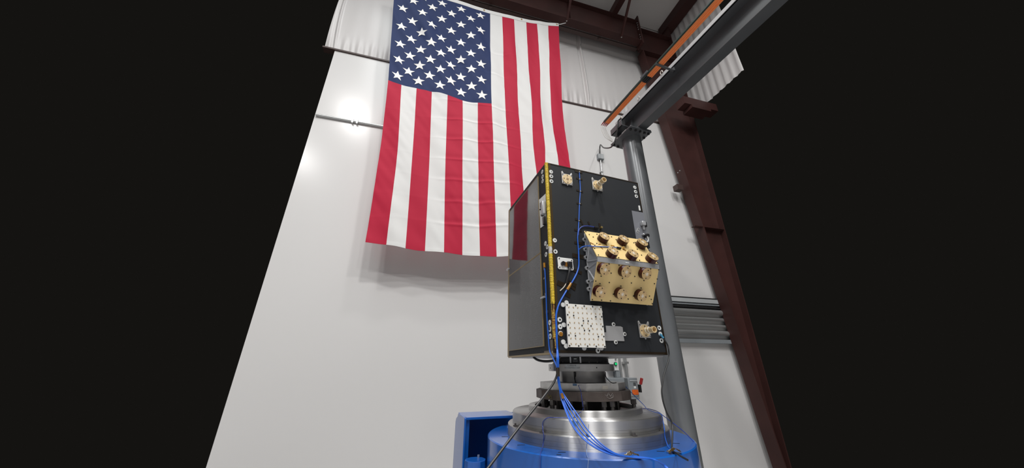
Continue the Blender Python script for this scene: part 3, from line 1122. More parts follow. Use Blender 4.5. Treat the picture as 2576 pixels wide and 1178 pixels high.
# three antenna bases; two carry helix tubes
def antenna(u, v, helix, flip=False):
    s = .066
    mb = MB()
    outline = [(-.5, -.5), (-.08, -.5), (0, -.64), (.08, -.5), (.5, -.5), (.5, .5), (.52, .66), (.44, .72), (.36, .62), (.30, .5), (-.28, .5), (-.34, .62), (-.42, .74), (-.51, .66)]
    mb.prism([fpt(u + a * s, v + b * s, .001) for a, b in outline], -ey * .007)
    base = lab(mb.build('antenna_base', M['aluplate'], SAT, smooth=False, bevel=.0012), 'pale mounting plate with a gold disc')
    mb = MB()
    mb.cyl(fpt(u, v, .008), fpt(u, v, .011), .030, n=40)
    lab(mb.build('disc', M['goldpale'], base), 'pale gold disc')
    for a, b in ((.42, .42), (-.42, .42), (.42, -.42), (-.42, -.42), (0, .33), (.33, 0), (0, -.33), (-.33, 0)):
        mb = MB()
        q = fpt(u + a * s, v + b * s, .010)
        mb.cyl(q, q - ey * .0025, .0032, n=6)
        mb.build('screw', M['bolt'], base, smooth=False)
    if not helix:
        mb = MB()
        for w in (0, math.pi / 2):
            a = ex * math.cos(w + .35) + UP * math.sin(w + .35)
            b = -ex * math.sin(w + .35) + UP * math.cos(w + .35)
            mb.obox(fpt(u, v, .011) - a * .008 - b * .0018, a * .016, b * .0036, -ey * .002)
        mb.build('cross_mark', M['slot'], base, smooth=False)
        return
    mb = MB()
    prof = [(.015, .011), (.0155, .02), (.014, .024), (.014, .058), (.0155, .062), (.0155, .074), (.0115, .074), (.0115, .055)]
    K = 28
    vs, fs = [], []
    for rr, hh in prof:
        for k in range(K):
            w = 2 * math.pi * k / K
            vs.append(fpt(u + rr * math.cos(w), v + rr * math.sin(w), hh))
    for j in range(len(prof) - 1):
        for k in range(K):
            k2 = (k + 1) % K
            fs.append((j * K + k, j * K + k2, (j + 1) * K + k2, (j + 1) * K + k))
    fs.append(tuple(range((len(prof) - 1) * K, len(prof) * K)))
    mb.add(vs, fs)
    tb = lab(mb.build('helix_tube', M['goldpale'], base, angle=60), 'cream cylindrical helix tube')
    mb = MB()
    hp_ = []
    for i in range(60):
        w = i / 59 * 2.2 * 2 * math.pi
        hp_.append(fpt(u + .0148 * math.cos(w), v + .0148 * math.sin(w), .018 + .04 * i / 59))
    mb.tube(hp_, .0013, n=5, steps=1)
    mb.build('helix_wire', M['white'], base)
antenna(.125, .912, False)
antenna(.322, .914, True)
antenna(.502, .111, True)

# white patch array, lower left of the front panel
u0, u1, v0, v1, hh = .060, .255, .026, .217, .022
mb = MB()
mb.obox(fpt(u0 + .004, v0 + .004, .0005), ex * (u1 - u0 - .008), -ey * (hh - .004), UP * (v1 - v0 - .008))
arr = lab(mb.build('patch_array', M['steelplate'], SAT, smooth=False), 'square white patch antenna array')
mb = MB()
# keep the face where the photo puts it once it stands off the panel
mb.obox(fpt(u0 - .003, v0 - .002, hh - .004), ex * (u1 - u0), -ey * .005, UP * (v1 - v0))
face = mb.build('array_face', M['whiteplate'], arr, bevel=.001)
mb = MB()
hF = hh + .0012
for i in range(8):
    for j in range(8):
        uu = u0 + .012 + (u1 - u0 - .030) * i / 7
        vv = v0 + .012 + (v1 - v0 - .030) * j / 7
        w = .9 if (i + j) % 2 else -.9
        a = ex * math.cos(w) + UP * math.sin(w)
        b = -ex * math.sin(w) + UP * math.cos(w)
        pts = []
        for q in range(10):
            z_ = 2 * math.pi * q / 10
            pts.append(fpt(uu, vv, hF) + a * .0042 * math.cos(z_) + b * .0023 * math.sin(z_))
        mb.prism(pts, -ey * .0012)
mb.build('slot_pattern', M['slot'], arr, smooth=False)
for a, b in [(i / 4, 1) for i in range(5)] + [(i / 4, 0) for i in range(5)] + [(0, j / 4) for j in (1, 2, 3)] + [(1, j / 4) for j in (1, 2, 3)] + \
        [(.17, .74), (.82, .74), (.44, .62), (.58, .62), (.39, .5), (.65, .5), (.45, .38), (.59, .38), (.18, .24), (.84, .24)]:
    mb = MB()
    q = fpt(u0 - .003 + .006 + (u1 - u0 - .012) * a, v0 - .002 + .006 + (v1 - v0 - .012) * b, hF)
    mb.cyl(q, q - ey * .002, .0034, n=6)
    mb.build('screw', M['screw'], arr, smooth=False)
for px, py in ((1424, 762), (1415, 767.5), (1417.5, 818), (1423, 871), (1416, 861), (1468.5, 876), (1511.5, 876), (1509.5, 785)):
    q = fp(px, py)
    mb = MB()
    mb.cyl(q - ey * .0005, q - ey * .006, .0105, n=18)
    mb.build('mounting_tab', M['washer'], arr)

# grey cover plate next to the array
mb = MB()
poly = [(1522.6, 820), (1560, 821.6), (1565, 824), (1566.4, 836), (1567.5, 846), (1569.7, 858.8), (1519, 857.5), (1517, 836.8), (1524, 836.6)]
mb.prism([fp(x, y) - ey * .0008 for x, y in poly], -ey * .003)
gpz = lab(mb.build('cover_plate', M['greyplate'], SAT, smooth=False), 'plain grey cover plate beside the white array')
for px, py in ((1542.3, 816.5), (1570.3, 841), (1548, 861.5)):
    q = fp(px, py)
    mb = MB()
    mb.cyl(q - ey * .0008, q - ey * .004, .0095, n=18)
    tb = mb.build('mounting_tab', M['washer'], gpz)
    mb = MB()
    mb.cyl(q - ey * .004, q - ey * .008, .004, n=8)
    mb.build('screw', M['screw'], gpz)

# small white connector plate
mb = MB()
u0, u1, v0, v1 = .040, .121, .387, .440
out = []
for (cu, cv, st) in ((u0 + .006, v0 + .006, 3.6), (u1 - .006, v0 + .006, 5.2), (u1 - .006, v1 - .004, .4), (u0 + .006, v1 - .002, 2.0)):
    for q in range(5):
        w = st + (q - 2) * .55
        out.append((cu + .009 * math.cos(w), cv + .009 * math.sin(w)))
mb.prism([fpt(a, b, .001) for a, b in out], -ey * .005)
cpn = lab(mb.build('connector_plate', M['white'], SAT, smooth=False, bevel=.001), 'white plate with two connectors')
for a, b in ((u0 + .006, v0 + .006), (u1 - .006, v0 + .006), (u1 - .006, v1 - .004), (u0 + .006, v1 - .002)):
    mb = MB()
    mb.cyl(fpt(a, b, .006), fpt(a, b, .008), .0035, n=6)
    mb.build('screw', M['bolt'], cpn, smooth=False)
q = fp(1415, 664, .006)
mb = MB()
mb.cyl(q, q - ey * .012, .0105, n=16)
mb.build('round_socket', M['black'], cpn)
mb = MB()
q = fp(1423, 665, .006)
mb.obox(q - ex * .008 - UP * .012, ex * .018, UP * .022, -ey * .004)
lab(mb.build('amber_patch', M['ambergold'], cpn, smooth=False), 'gold amber tape')
q = fp(1432, 667, .006)
mb = MB()
mb.obox(q - ex * .013 - UP * .016, ex * .026, UP * .032, -ey * .012)
lab(mb.build('plug', M['black'], cpn, bevel=.003), 'black rectangular plug')
mb = MB()
mb.tube([fp(1433, 672, .012), fp(1432, 685, .016), fp(1428, 700, .012), fp(1424.5, 713, .007)], .006, n=10)
lab(mb.build('pigtail', M['rubber'], cpn), 'black pigtail cable')
mb = MB()
mb.tube([fp(1424, 713, .007), fp(1419, 722, .006), fp(1409, 732, .004)], .0025, n=6)
lab(mb.build('pigtail_end', M['papertape'], cpn), 'frayed pale wire end')

# plates with latches on both edges of the front
mb = MB()
mb.obox(fpt(.545, .535, .001), ex * (W - .545), -ey * .0015, UP * .257)
rp = lab(mb.build('latch_plate', M['steelplate'], SAT, smooth=False), 'bare grey plate with a latch at the right edge')
for (a, b, w_, h_, t_) in ((.590, .700, .026, .024, .022), (.600, .676, .014, .024, .012), (.604, .590, .010, .036, .012), (.588, .638, .014, .010, .016)):
    mb = MB()
    mb.obox(fpt(a, b, .0025), ex * w_, -ey * t_, UP * h_)
    mb.build('latch', M['bracket'], rp, bevel=.003)
for (a, b, w_, h_, t_) in ((.617, .694, .012, .032, .014), (.600, .628, .024, .018, .024), (.603, .560, .016, .04, .016)):
    mb = MB()
    mb.obox(fpt(a, b, .0025), ex * w_, -ey * t_, UP * h_)
    lab(mb.build('release_block', M['black'], rp, bevel=.003), 'black release part')
mb = MB()
mb.tube([fpt(.606, .628, .024), fpt(.612, .61, .022), fpt(.606, .595, .018)], .004, n=8)
lab(mb.build('hook', M['white'], rp), 'pale hook')
for (a, b) in ((.565, .66), (.572, .672)):
    mb = MB()
    mb.tube([fpt(a + .010 * math.cos(w), b + .010 * math.sin(w), .003) for w in np.linspace(.4, 5.2, 12)], .001, n=5, steps=1)
    mb.build('ink_mark', M['washer'], rp)
mb = MB()
mb.obox(fpt(.600, .802, .001), ex * .010, -ey * .004, UP * .032)
lab(mb.build('release_tab', M['white'], rp, smooth=False), 'small white tab')

mb = MB()
mb.prism([lp(1356.5, 503, .001), lp(1373, 487.5, .001), lp(1373.8, 564, .001), lp(1360, 574, .001)], -ex * .0015)
lpz = lab(mb.build('latch_plate', M['white'], SAT, smooth=False), 'white plate with a latch at the left edge')
mb = MB()
for px, py, w_, h_, t_ in ((1371.0, 524, .022, .075, .020),):
    q = lp(px, py, .0025)
    mb.obox(q - ey * w_ / 2 - UP * h_ / 2, ey * w_, UP * h_, -ex * t_)
mb.build('latch', M['bracket'], lpz, bevel=.003)
for px, py, w_, h_, t_ in ((1366.0, 517, .014, .03, .016), (1369, 539, .04, .014, .012), (1371.5, 556, .02, .045, .012), (1361.5, 527, .02, .006, .008)):
    q = lp(px, py, .0025)
    mb = MB()
    mb.obox(q - ey * w_ / 2 - UP * h_ / 2, ey * w_, UP * h_, -ex * t_)
    lab(mb.build('release_block', M['black'], lpz, bevel=.002), 'black release part')

# solar panels on the left face
for v0, v1, nm in ((.036, .492, 'lower'), (.500, .966, 'upper')):
    mb = MB()
    mb.obox(lpt(.104, v0, .0), ex * -.005, ey * .490, UP * (v1 - v0))
    sp = lab(mb.build('solar_panel', M['solar'], SAT, smooth=False, bevel=.001), nm + ' dark glossy solar panel on the left face')
    mb = MB()
    for a, b, w_, h_ in ((.1015, v0 - .003, .0025, v1 - v0 + .006), (.594, v0 - .003, .004, v1 - v0 + .006)):
        mb.obox(lpt(a, b, .0), ex * -.006, ey * w_, UP * h_)
    for a, b, w_, h_ in ((.104, v0 - .003, .490, .003), (.104, v1, .490, .003)):
        mb.obox(lpt(a, b, .0), ex * -.0055, ey * w_, UP * h_)
    mb.build('panel_frame', M['tan'], sp, smooth=False)
for px, py in ((1368, 749), (1279.5, 678)):
    q = lp(px, py, .004)
    mb = MB()
    mb.obox(q - ey * .02 - UP * .004, ey * .04, UP * .008, -ex * .01)
    mb.build('panel_clip', M['bracket'], SAT, smooth=False)

# wedge antenna with two gold faces and twelve radomes
UL, UR = .195, .562
prof = [(.022, .603), (.112, .432), (.109, .407), (.024, .237)]
T_ = .006
mb = MB()
mb.prism([fpt(UL + .012, .600, .001), fpt(UL + .012, .585, .022), fpt(UL + .012, .425, .104), fpt(UL + .012, .41, .104), fpt(UL + .012, .252, .026), fpt(UL + .012, .240, .001)], ex * .006)
wed = lab(mb.build('wedge_antenna', M['bracket'], SAT, smooth=False, bevel=.001), 'gold two-faced wedge antenna with twelve round radomes')
mb = MB()
mb.prism([fpt(UR - .018, .600, .001), fpt(UR - .018, .585, .022), fpt(UR - .018, .425, .104), fpt(UR - .018, .41, .104), fpt(UR - .018, .252, .026), fpt(UR - .018, .240, .001)], ex * .006)
mb.build('side_web', M['bracket'], wed, smooth=False)
mb = MB()                                       # stiffening ribs on the visible side web
def rib(a, b, w_=.006):
    pa, pb = fpt(UL + .012, a[1], a[0]), fpt(UL + .012, b[1], b[0])
    mb.tube([pa, pb], w_ / 2 + .001, n=6, steps=1)
rib((.004, .44), (.100, .42))
rib((.004, .44), (.050, .545))
rib((.004, .52), (.060, .515))
rib((.004, .40), (.100, .415))
rib((.004, .40), (.060, .32))
rib((.004, .33), (.07, .335))
rib((.004, .595), (.004, .24))
rib((.020, .595), (.100, .43))
rib((.100, .405), (.022, .25))
mb.build('side_rib', M['bracket'], wed)
for v in (.56, .505, .462, .405, .335, .298):
    mb = MB()
    q = fpt(UL + .006, v, .001)
    mb.cyl(q, q - ey * .008, .011, n=16)
    ft = mb.build('mounting_foot', M['bracket'], wed)
    mb = MB()
    mb.cyl(q - ey * .008, q - ey * .012, .0045, n=6)
    mb.build('screw', M['screw'], wed, smooth=False)
mb = MB()
mb.prism([fpt(UL, .431, .108), fpt(UL, .432, .112), fpt(UL, .407, .1105), fpt(UL, .408, .104)], ex * (UR - UL))
rd = mb.build('ridge_bar', M['bracket'], wed, smooth=False)
mb = MB()
mb.obox(fpt(.355, .417, .1115), ex * .022, UP * .004, -ey * .0008)
lab(mb.build('serial_mark', M['white'], wed, smooth=False), 'small pale marking')

def wedge_face(pa, pb, upper):
    (ha, va), (hb, vb) = pa, pb
    A = fpt(UL, va, ha)
    Bv = fpt(UL, vb, hb) - A
    Ln = np.linalg.norm(Bv)
    bdir = Bv / Ln
    n = np.cross(ex, bdir)
    n /= np.linalg.norm(n)
    if np.dot(n, -ey) < 0:
        n = -n
    mbb = MB()
    mbb.obox(A - n * T_, ex * (UR - UL), Bv, n * T_)
    fc = lab(mbb.build('gold_face', M['gold'], wed, bevel=.001), 'upper gold face' if upper else 'lower gold face')
    mbb = MB()
    for i in range(46):
        uu = UL + (UR - UL) * (i + .5) / 46
        for e_ in (Ln - .0005,):
            if upper:
                mbb.obox(A + ex * (uu - UL - .0027) + bdir * (Ln - .003) - n * .001, ex * .0054, bdir * .0034, n * .0022)
    if upper:
        lab(mbb.build('edge_finger_strip', M['core'], fc, smooth=False), 'dark finger strip')
    return A, bdir, Ln, n, fc

def on(Fc, px, py):
    A, bdir, Ln, n, fc = Fc
    q = hit(px, py, A, n) - A
    return float(q @ ex), float(q @ bdir)

FU = wedge_face(prof[0], prof[1], True)
FL = wedge_face(prof[2], prof[3], False)

def radome(Fc, px, py):
    A, bdir, Ln, n, fc = Fc
    Rr, Hh = .0285, .030
    # px, py mark the centre of the cap
    q = hit(px, py, A + n * Hh, n) - n * Hh
    mbb = MB()
    mbb.cyl(q + n * .0005, q + n * Hh, Rr, n=40, caps=False)
    rdm = mbb.build('radome', M['puck'], wed)
    mbb = MB()
    mbb.cyl(q + n * (Hh - .0015), q + n * Hh, Rr + .0004, n=40)
    cap = lab(mbb.build('cap', M['goldcap'], rdm), 'gold cap')
    mbb = MB()
    for k in range(4):
        w = k * math.pi / 4 + .3
        a = ex * math.cos(w) + bdir * math.sin(w)
        b = -ex * math.sin(w) + bdir * math.cos(w)
        mbb.obox(q + n * Hh - a * .0105 - b * .0009, a * .021, b * .0018, n * .0008)
    lab(mbb.build('solder_star', M['solder'], rdm, smooth=False), 'bright star mark')
    for k in range(4):
        w = k * math.pi / 2 + .15
        c_ = q + n * Hh + (ex * math.cos(w) + bdir * math.sin(w)) * .0205
        mbb = MB()
        mbb.cyl(c_, c_ + n * .002, .0027, n=6)
        mbb.build('screw', M['screw'], rdm, smooth=False)
for px, py in ((1521.5, 593.5), (1570.5, 600.5), (1617.5, 609), (1543.5, 631), (1594, 637), (1643.5, 644.5)):
    radome(FU, px, py)
for px, py in ((1523, 679), (1576.5, 685), (1627.5, 690.5), (1512, 736), (1566, 741), (1616.5, 745.5)):
    radome(FL, px, py)
for Fc, lst in ((FU, ((1473.5, 583.5), (1482, 590.8), (1501.5, 590), (1492, 597), (1538, 596.5), (1549.5, 603.5), (1501, 613), (1496, 617.5), (1495.5, 625.5), (1505, 642), (1527.5, 645), (1556, 649), (1594, 611.5), (1597.5, 610.5), (1603, 627.5), (1613.5, 642.5), (1621.5, 627), (1632.5, 631.5), (1654, 661.5), (1608.5, 655.5))),
                (FL, ((1532, 664.4), (1556.8, 667.3), (1583, 670.8), (1611, 674), (1636.5, 676.8), (1657, 679), (1537, 687.5), (1512, 695.3), (1565.5, 700.5), (1596.5, 695.7), (1619.5, 706), (1653, 702.2), (1498.5, 707.5), (1509, 714), (1532.5, 711), (1588, 712.3), (1561.5, 720), (1612.5, 724.8), (1490, 754), (1513, 755.5), (1535.5, 757.3), (1542.5, 740.3), (1580, 752.5), (1593, 745), (1640.5, 764.3), (1633.5, 745.3), (1638, 753.5), (1646, 714)))):
    A, bdir, Ln, n, fc = Fc
    for px, py in lst:
        q = hit(px, py, A, n)
        mb = MB()
        mb.cyl(q - n * .0005, q + n * .0028, .0031, n=6)
        mb.build('screw', M['screw'], fc, smooth=False)
# amber tape and a coax lead on the upper face
A, bdir, Ln, n, fc = FU
for px, py, w_, h_, rot in ((1489, 613, .02, .008, .6), (1490, 621, .016, .01, -.3), (1508, 615, .016, .006, -.2), (1513, 624, .02, .006, 1.2), (1524, 616, .018, .006, .9), (1541, 619, .022, .009, 0), (1571, 629, .016, .01, .6)):
    q = hit(px, py, A, n)
    a = ex * math.cos(rot) + bdir * math.sin(rot)
    b = -ex * math.sin(rot) + bdir * math.cos(rot)
    mb = MB()
    mb.obox(q - a * w_ / 2 - b * h_ / 2 + n * .0002, a * w_, b * h_, n * .0008)
    lab(mb.build('tape_strip', M['ambergold'], fc, smooth=False), 'gold amber tape')
mb = MB()
lead = [fp(1456, 629, .008), fp(1462, 623, .02), fp(1471, 619.5, .02), hit(1479, 619, fpt(UL - .004, 0, 0), ex), hit(1488, 619.5, A + n * .004, n), hit(1510, 620.8, A + n * .004, n), hit(1535, 621.8, A + n * .004, n), hit(1552, 623, A + n * .005, n)]
mb.tube(lead, .0024, n=8)
ld = tag(mb.build('coax_lead', M['bluecable']), 'thin lead running across the upper gold antenna face', 'cable')
mb = MB()
mb.cyl(hit(1552, 623, A + n * .006, n), hit(1562, 625, A + n * .006, n), .005, n=10)
lab(mb.build('boot', M['black'], ld), 'black boot')
mb = MB()
q = hit(1567, 625.5, A + n * .001, n)
mb.cyl(q, q + n * .012, .006, n=6)
lab(mb.build('connector', M['brass'], ld), 'brass connector')

# ------------------------------------------------------------------ blue cables on the satellite and down over the shaker
def zpt(px, py, z):
    return hit(px, py, (0, 0, z), UP)


def ypt(px, py, y):
    return hit(px, py, (0, y, 0), np.array([0, 1.0, 0]))


main = [(1457.5, 433), (1459, 455), (1460, 480), (1458, 513), (1456.5, 555), (1455, 580), (1453.5, 600), (1455, 625), (1456, 650), (1455.5, 672), (1450, 690), (1441, 707), (1431, 722), (1419, 742), (1409, 760), (1403, 775), (1399, 795), (1400, 830), (1401, 860), (1402, 880)]
low = [(1403, 900, 1.47), (1403, 920, 1.47), (1402.5, 938, 1.475), (1405, 958, 1.48), (1409.5, 980, 1.48), (1416, 1000, 1.478), (1428, 1025, 1.455), (1444, 1055, 1.42), (1466, 1088, 1.395), (1500, 1120, 1.37), (1545, 1144, 1.365)]
ends = [(1588, 1150), (1625, 1153), (1648, 1158)]
BZ = 1.1905
def cable(k, start, spread, jitter):
    rnd = random.Random(40 + k)
    pts = []
    for i, (x, y) in enumerate(main[start:]):
        pts.append(fp(x + spread * .5, y, .005 + .002 * (k % 2)))
    for i, (x, y, yy) in enumerate(low):
        f_ = max(0, min(1, (i - 4) / 3)) * max(0, min(1, (10.5 - i) / 2))
        pts.append(ypt(x + spread * (1 + f_ * 2.2) + f_ * jitter, y - f_ * jitter * .7 - spread * f_, yy - .004 * (k % 3)))
    for x, y in ends:
        pts.append(zpt(x + spread, y + spread * .5, BZ + .006))
    for x, y, yy in ((1668, 1169, 1.395), (1684, 1186, 1.385), (1694, 1206, 1.38)):
        pts.append(ypt(x + spread, y, yy))
    return pts
CL = [('blue test cable climbing the whole black front panel to its top edge', 0),
      ('blue test cable leaving the front panel near the gold antenna', 7),
      ('blue test cable joining the bundle beside the white connector plate', 10),
      ('blue test cable joining the bundle by the yellow edge strip', 15),
      ('outermost blue test cable of the bundle draped over the shaker', 16)]
for k, (lb, st) in enumerate(CL):
    spread = (-.6, .9, -2.0, 2.0, .2)[k]
    mb = MB()
    mb.tube(cable(k, st, spread, (0, 3, -4, 6, -8)[k]), .0026 if k else .0028, n=8, steps=6)
    cb = tag(mb.build('test_cable', M['bluecable']), lb, 'cable', 'blue test cables over the shaker')
    if k == 0:
        for px, py in ((1457.3, 433), (1457.5, 451.5), (1459.5, 482), (1458, 513), (1456, 556)):
            q = fp(px, py, .006)
            m2 = MB()
            m2.cyl(q + ey * .002, q - ey * .0045, .0036, n=8)  # bright stubs standing for folds in the gold tape
            lab(m2.build('sensor', M['galv'], cb), 'small bright tape fold')
        m2 = MB()
        q0, q1 = fp(1436, 713, .009), fp(1427, 729, .009)
        m2.tube([q0, (q0 + q1) / 2 - ey * .003, q1], .0065, n=10)
        lab(m2.build('tie_wrap', M['ambergold'], cb), 'gold amber wrap')
        m2 = MB()
        q0, q1 = ypt(1402.5, 925, 1.462), ypt(1403.5, 947, 1.466)
        m2.tube([q0, (q0 + q1) / 2, q1], .0075, n=10)
        lab(m2.build('tie_wrap', M['amberdark'], cb), 'dark amber wrap')
        m2 = MB()
        q0, q1 = ypt(1412.5, 990, 1.466), ypt(1416.5, 1003, 1.466)
        m2.tube([q0, (q0 + q1) / 2, q1], .006, n=10)
        lab(m2.build('tie_wrap', M['ambergold'], cb), 'gold amber wrap')
# branch to the connector above the wedge
mb = MB()
mb.tube([fp(1455, 592, .006), fp(1456, 582, .006), fp(1460, 574, .006), fp(1468, 569.5, .006), fp(1480, 569, .006), fp(1492, 571, .006), fp(1502, 573, .006)], .0028, n=8)
br = tag(mb.build('coax_lead', M['bluedark']), 'short dark blue lead ending just above the gold antenna', 'cable')
mb = MB()
mb.cyl(fp(1495, 572, .007), fp(1506, 573.5, .007), .005, n=10)
lab(mb.build('boot', M['black'], br), 'black boot')
mb = MB()
q = fp(1510.5, 574, .001)
mb.cyl(q, q - ey * .014, .0065, n=6)
lab(mb.build('connector', M['brass'], br), 'brass connector')
# blue wire on the left panel
mb = MB()
lft = [(1369.5, 672), (1371, 685), (1373, 720), (1374.5, 760), (1376, 800), (1379, 840), (1381, 870), (1383.5, 886)]
pts = [lp(x, y, .004) for x, y in lft] + [ypt(1389, 897, 1.50), ypt(1396, 912, 1.485), ypt(1402, 926, 1.472)]
mb.tube(pts, .003, n=8)
lw = tag(mb.build('test_cable', M['bluecable']), 'blue cable down the narrow side strip left of the yellow lacing', 'cable', 'blue test cables over the shaker')
mb = MB()
mb.cyl(lp(1369, 662, .004), lp(1369.8, 674, .004), .006, n=10)
lab(mb.build('connector', M['ambergold'], lw), 'gold brown connector')
# loop under the satellite bottom
mb = MB()
mb.tube([D + ex * .03 + ey * .30 - UP * .010, D + ex * .03 + ey * .25 - UP * .024, D + ex * .045 + ey * .19 - UP * .031, D + ex * .07 + ey * .15 - UP * .027, D + ex * .10 + ey * .14 - UP * .012], .006, n=8)
tag(mb.build('harness_loop', M['rubber']), 'black cable loop hanging under the satellite floor', 'cable')
# black cable to the lower left
mb = MB()
pts = [ypt(1402.5, 936, 1.462), ypt(1399, 950, 1.462), ypt(1390, 968, 1.455), ypt(1374, 990, 1.44), ypt(1350, 1021, 1.41), ypt(1320, 1058, 1.375), ypt(1285, 1103, 1.33), ypt(1240, 1162, 1.28), ypt(1222, 1186, 1.26)]
mb.tube(pts, .0045, n=8)
tag(mb.build('signal_cable', M['rubber']), 'thick black cable slanting from the adapter to the lower left', 'cable')
# black wire at the right
mb = MB()
pts = [fp(1661.5, 842, .008), fp(1666, 849, .010), fp(1672, 856, .010), fp(1679, 868, .010), fp(1682, 880, .014)]
pts += [ypt(1683, 893, 1.69), ypt(1681, 910, 1.68), ypt(1675, 928, 1.67), ypt(1670, 945, 1.66), ypt(1667, 962, 1.65), ypt(1664.5, 985, 1.64), ypt(1668, 1010, 1.63), ypt(1677, 1038, 1.62), ypt(1688, 1058, 1.61), ypt(1692, 1075, 1.60), ypt(1691.5, 1100, 1.57)]
pts += [zpt(1690.5, 1132, BZ + .006), zpt(1700, 1140, BZ + .006), zpt(1712, 1148, BZ + .006), zpt(1730, 1158, BZ + .006)]
mb.tube(pts, .0035, n=8)
rw = tag(mb.build('signal_cable', M['rubber']), 'thin black cable hanging from the satellite right edge to the blue table', 'cable')
mb = MB()
mb.cyl(fp(1661, 841, .008), fp(1668.5, 851, .011), .0055, n=10)
lab(mb.build('boot', M['teal'], rw), 'teal boot')

# ------------------------------------------------------------------ adapter stack
def ring(prof):
    mbb = MB()
    return mbb.lathe(CEN2, prof, n=128)


def hexf(mbb, c, r, h0, h1, rot=0, n=6):
    vs = []
    for z in (h0, h1):
        for k in range(n):
            w = rot + 2 * math.pi * k / n
            vs.append((c[0] + r * math.cos(w), c[1] + r * math.sin(w), z))
    fs = [(i, (i + 1) % n, (i + 1) % n + n, i + n) for i in range(n)] + [tuple(reversed(range(n))), tuple(range(n, 2 * n))]
    return mbb.add(vs, fs)


def apt(px, py, R):                             # point on the vertical cylinder of radius R about the stack axis
    d = ray(px, py)
    o = CAM - CEN
    a = d[0] ** 2 + d[1] ** 2
    b = 2 * (d[0] * o[0] + d[1] * o[1])
    c_ = o[0] ** 2 + o[1] ** 2 - R * R
    t_ = (-b - math.sqrt(max(b * b - 4 * a * c_, 0))) / (2 * a)
    return CAM + t_ * d


cb = thing('clamp_band', (CEN[0], CEN[1], 1.518), 'black separation ring clamped between the satellite and the aluminium adapter', 'clamp ring')
m = ring([(.09, 1.519), (.153, 1.519), (.153, 1.523), (.149, 1.526), (.149, 1.546), (.153, 1.549), (.153, 1.552), (.09, 1.552)])
m.build('ring', M['black'], cb)
for px in (1417.0, 1481.5, 1501.5, 1518.0):
    for py in (899.5, 911.5):
        p = apt(px, py, .149)
        r_ = (p - CEN) * np.array([1, 1, 0])
        r_ /= np.linalg.norm(r_)
        m = MB()
        m.cyl(p - r_ * .001, p + r_ * .003, .0028, n=6)
        lab(m.build('screw', M['bolt'], cb, smooth=False), 'bright screw')
for px in (1436, 1460):
    p = apt(px, 906, .152)
    r_ = (p - CEN) * np.array([1, 1, 0])
    r_ /= np.linalg.norm(r_)
    tg = np.cross(UP, r_)
    m = MB()
    m.obox(p - tg * .004 - UP * .015 - r_ * .004, tg * .008, UP * .030, r_ * .010)
    lab(m.build('clamp_bar', M['bracket'], cb, bevel=.001), 'silver clamp bar')
p = apt(1448, 906, .150)
r_ = (p - CEN) * np.array([1, 1, 0])
r_ /= np.linalg.norm(r_)
tg = np.cross(UP, r_)
m = MB()
m.obox(p - tg * .018 - UP * .016 - r_ * .002, tg * .036, UP * .032, r_ * .012)
blk = m.build('release_block', M['black'], cb, bevel=.003)
m = MB()
m.obox(p - tg * .007 + UP * .003 + r_ * .010, tg * .014, UP * .0035, r_ * .0006)
m.build('mark', M['boxlight'], blk, smooth=False)
m = MB()
for k in range(3):
    c_ = p + tg * (-.007 + .007 * k) - UP * .006 + r_ * .0103
    m.tube([c_ + (tg * math.cos(w) * .0028 + UP * math.sin(w) * .0035) for w in np.linspace(.5 if k < 2 else 0, 5.8 if k < 2 else 6.28, 12)], .0005, n=4, steps=1)
m.build('mark', M['boxgrey'], blk, smooth=False)

ad = thing('adapter_fixture', (CEN[0], CEN[1], 1.43), 'round aluminium adapter with a written tape label under the satellite', 'fixture')
m = ring([(.08, 1.4835), (.174, 1.4835), (.176, 1.4855), (.176, 1.516), (.174, 1.518), (.08, 1.518)])
m.build('upper_ring', M['alu'], ad)
m = ring([(.08, 1.432), (.1265, 1.432), (.1265, 1.483), (.08, 1.483)])
m.build('spool', M['alu'], ad)
for px, py in ((1384.5, 926.5), (1501, 925.5)):
    p = apt(px, py, .176)
    r_ = (p - CEN) * np.array([1, 1, 0])
    r_ /= np.linalg.norm(r_)
    m = MB()
    m.cyl(p - r_ * .002, p + r_ * .0008, .003, n=10)
    lab(m.build('set_screw', M['core'], ad), 'dark set screw')
# the tape label and its two written lines
def wrap_text(txt, size, z, R, ang, name, parent):
    cu = bpy.data.curves.new(name, 'FONT')
    cu.body = txt
    cu.size = size
    cu.align_x = 'CENTER'
    to = bpy.data.objects.new('tmp_text', cu)
    COL.objects.link(to)
    bpy.context.view_layer.update()
    me = bpy.data.meshes.new_from_object(to.evaluated_get(bpy.context.evaluated_depsgraph_get()))
    COL.objects.unlink(to)
    bpy.data.objects.remove(to)
    mbb = MB()
    vs = []
    for v in me.vertices:
        w = ang + v.co.x / R
        vs.append((CEN[0] + R * math.cos(w), CEN[1] + R * math.sin(w), z + v.co.y))
    mbb.add(vs, [tuple(p_.vertices) for p_ in me.polygons])
    return mbb.build(name, M['ink'], parent, smooth=False)
p = apt(1439, 925, .176)
ANG = math.atan2(p[1] - CEN[1], p[0] - CEN[0])
m = MB()
vs, fs = [], []
for i in range(13):
    w = ANG + (-.036 + .072 * i / 12) / .1765
    for z in (1.4945, 1.5165):
        vs.append((CEN[0] + .1766 * math.cos(w), CEN[1] + .1766 * math.sin(w), z))
fs = [(2 * i, 2 * i + 2, 2 * i + 3, 2 * i + 1) for i in range(12)]
m.add(vs, fs)
lb_ = lab(m.build('tape_label', M['boxlight'], ad), 'pale tape with two handwritten lines')
wrap_text('C WMDI P4', .0085, 1.5075, .1769, ANG, 'lettering', lb_)
wrap_text('IV21-CONTROL-1 AXM', .0078, 1.4975, .1769, ANG, 'lettering', lb_)

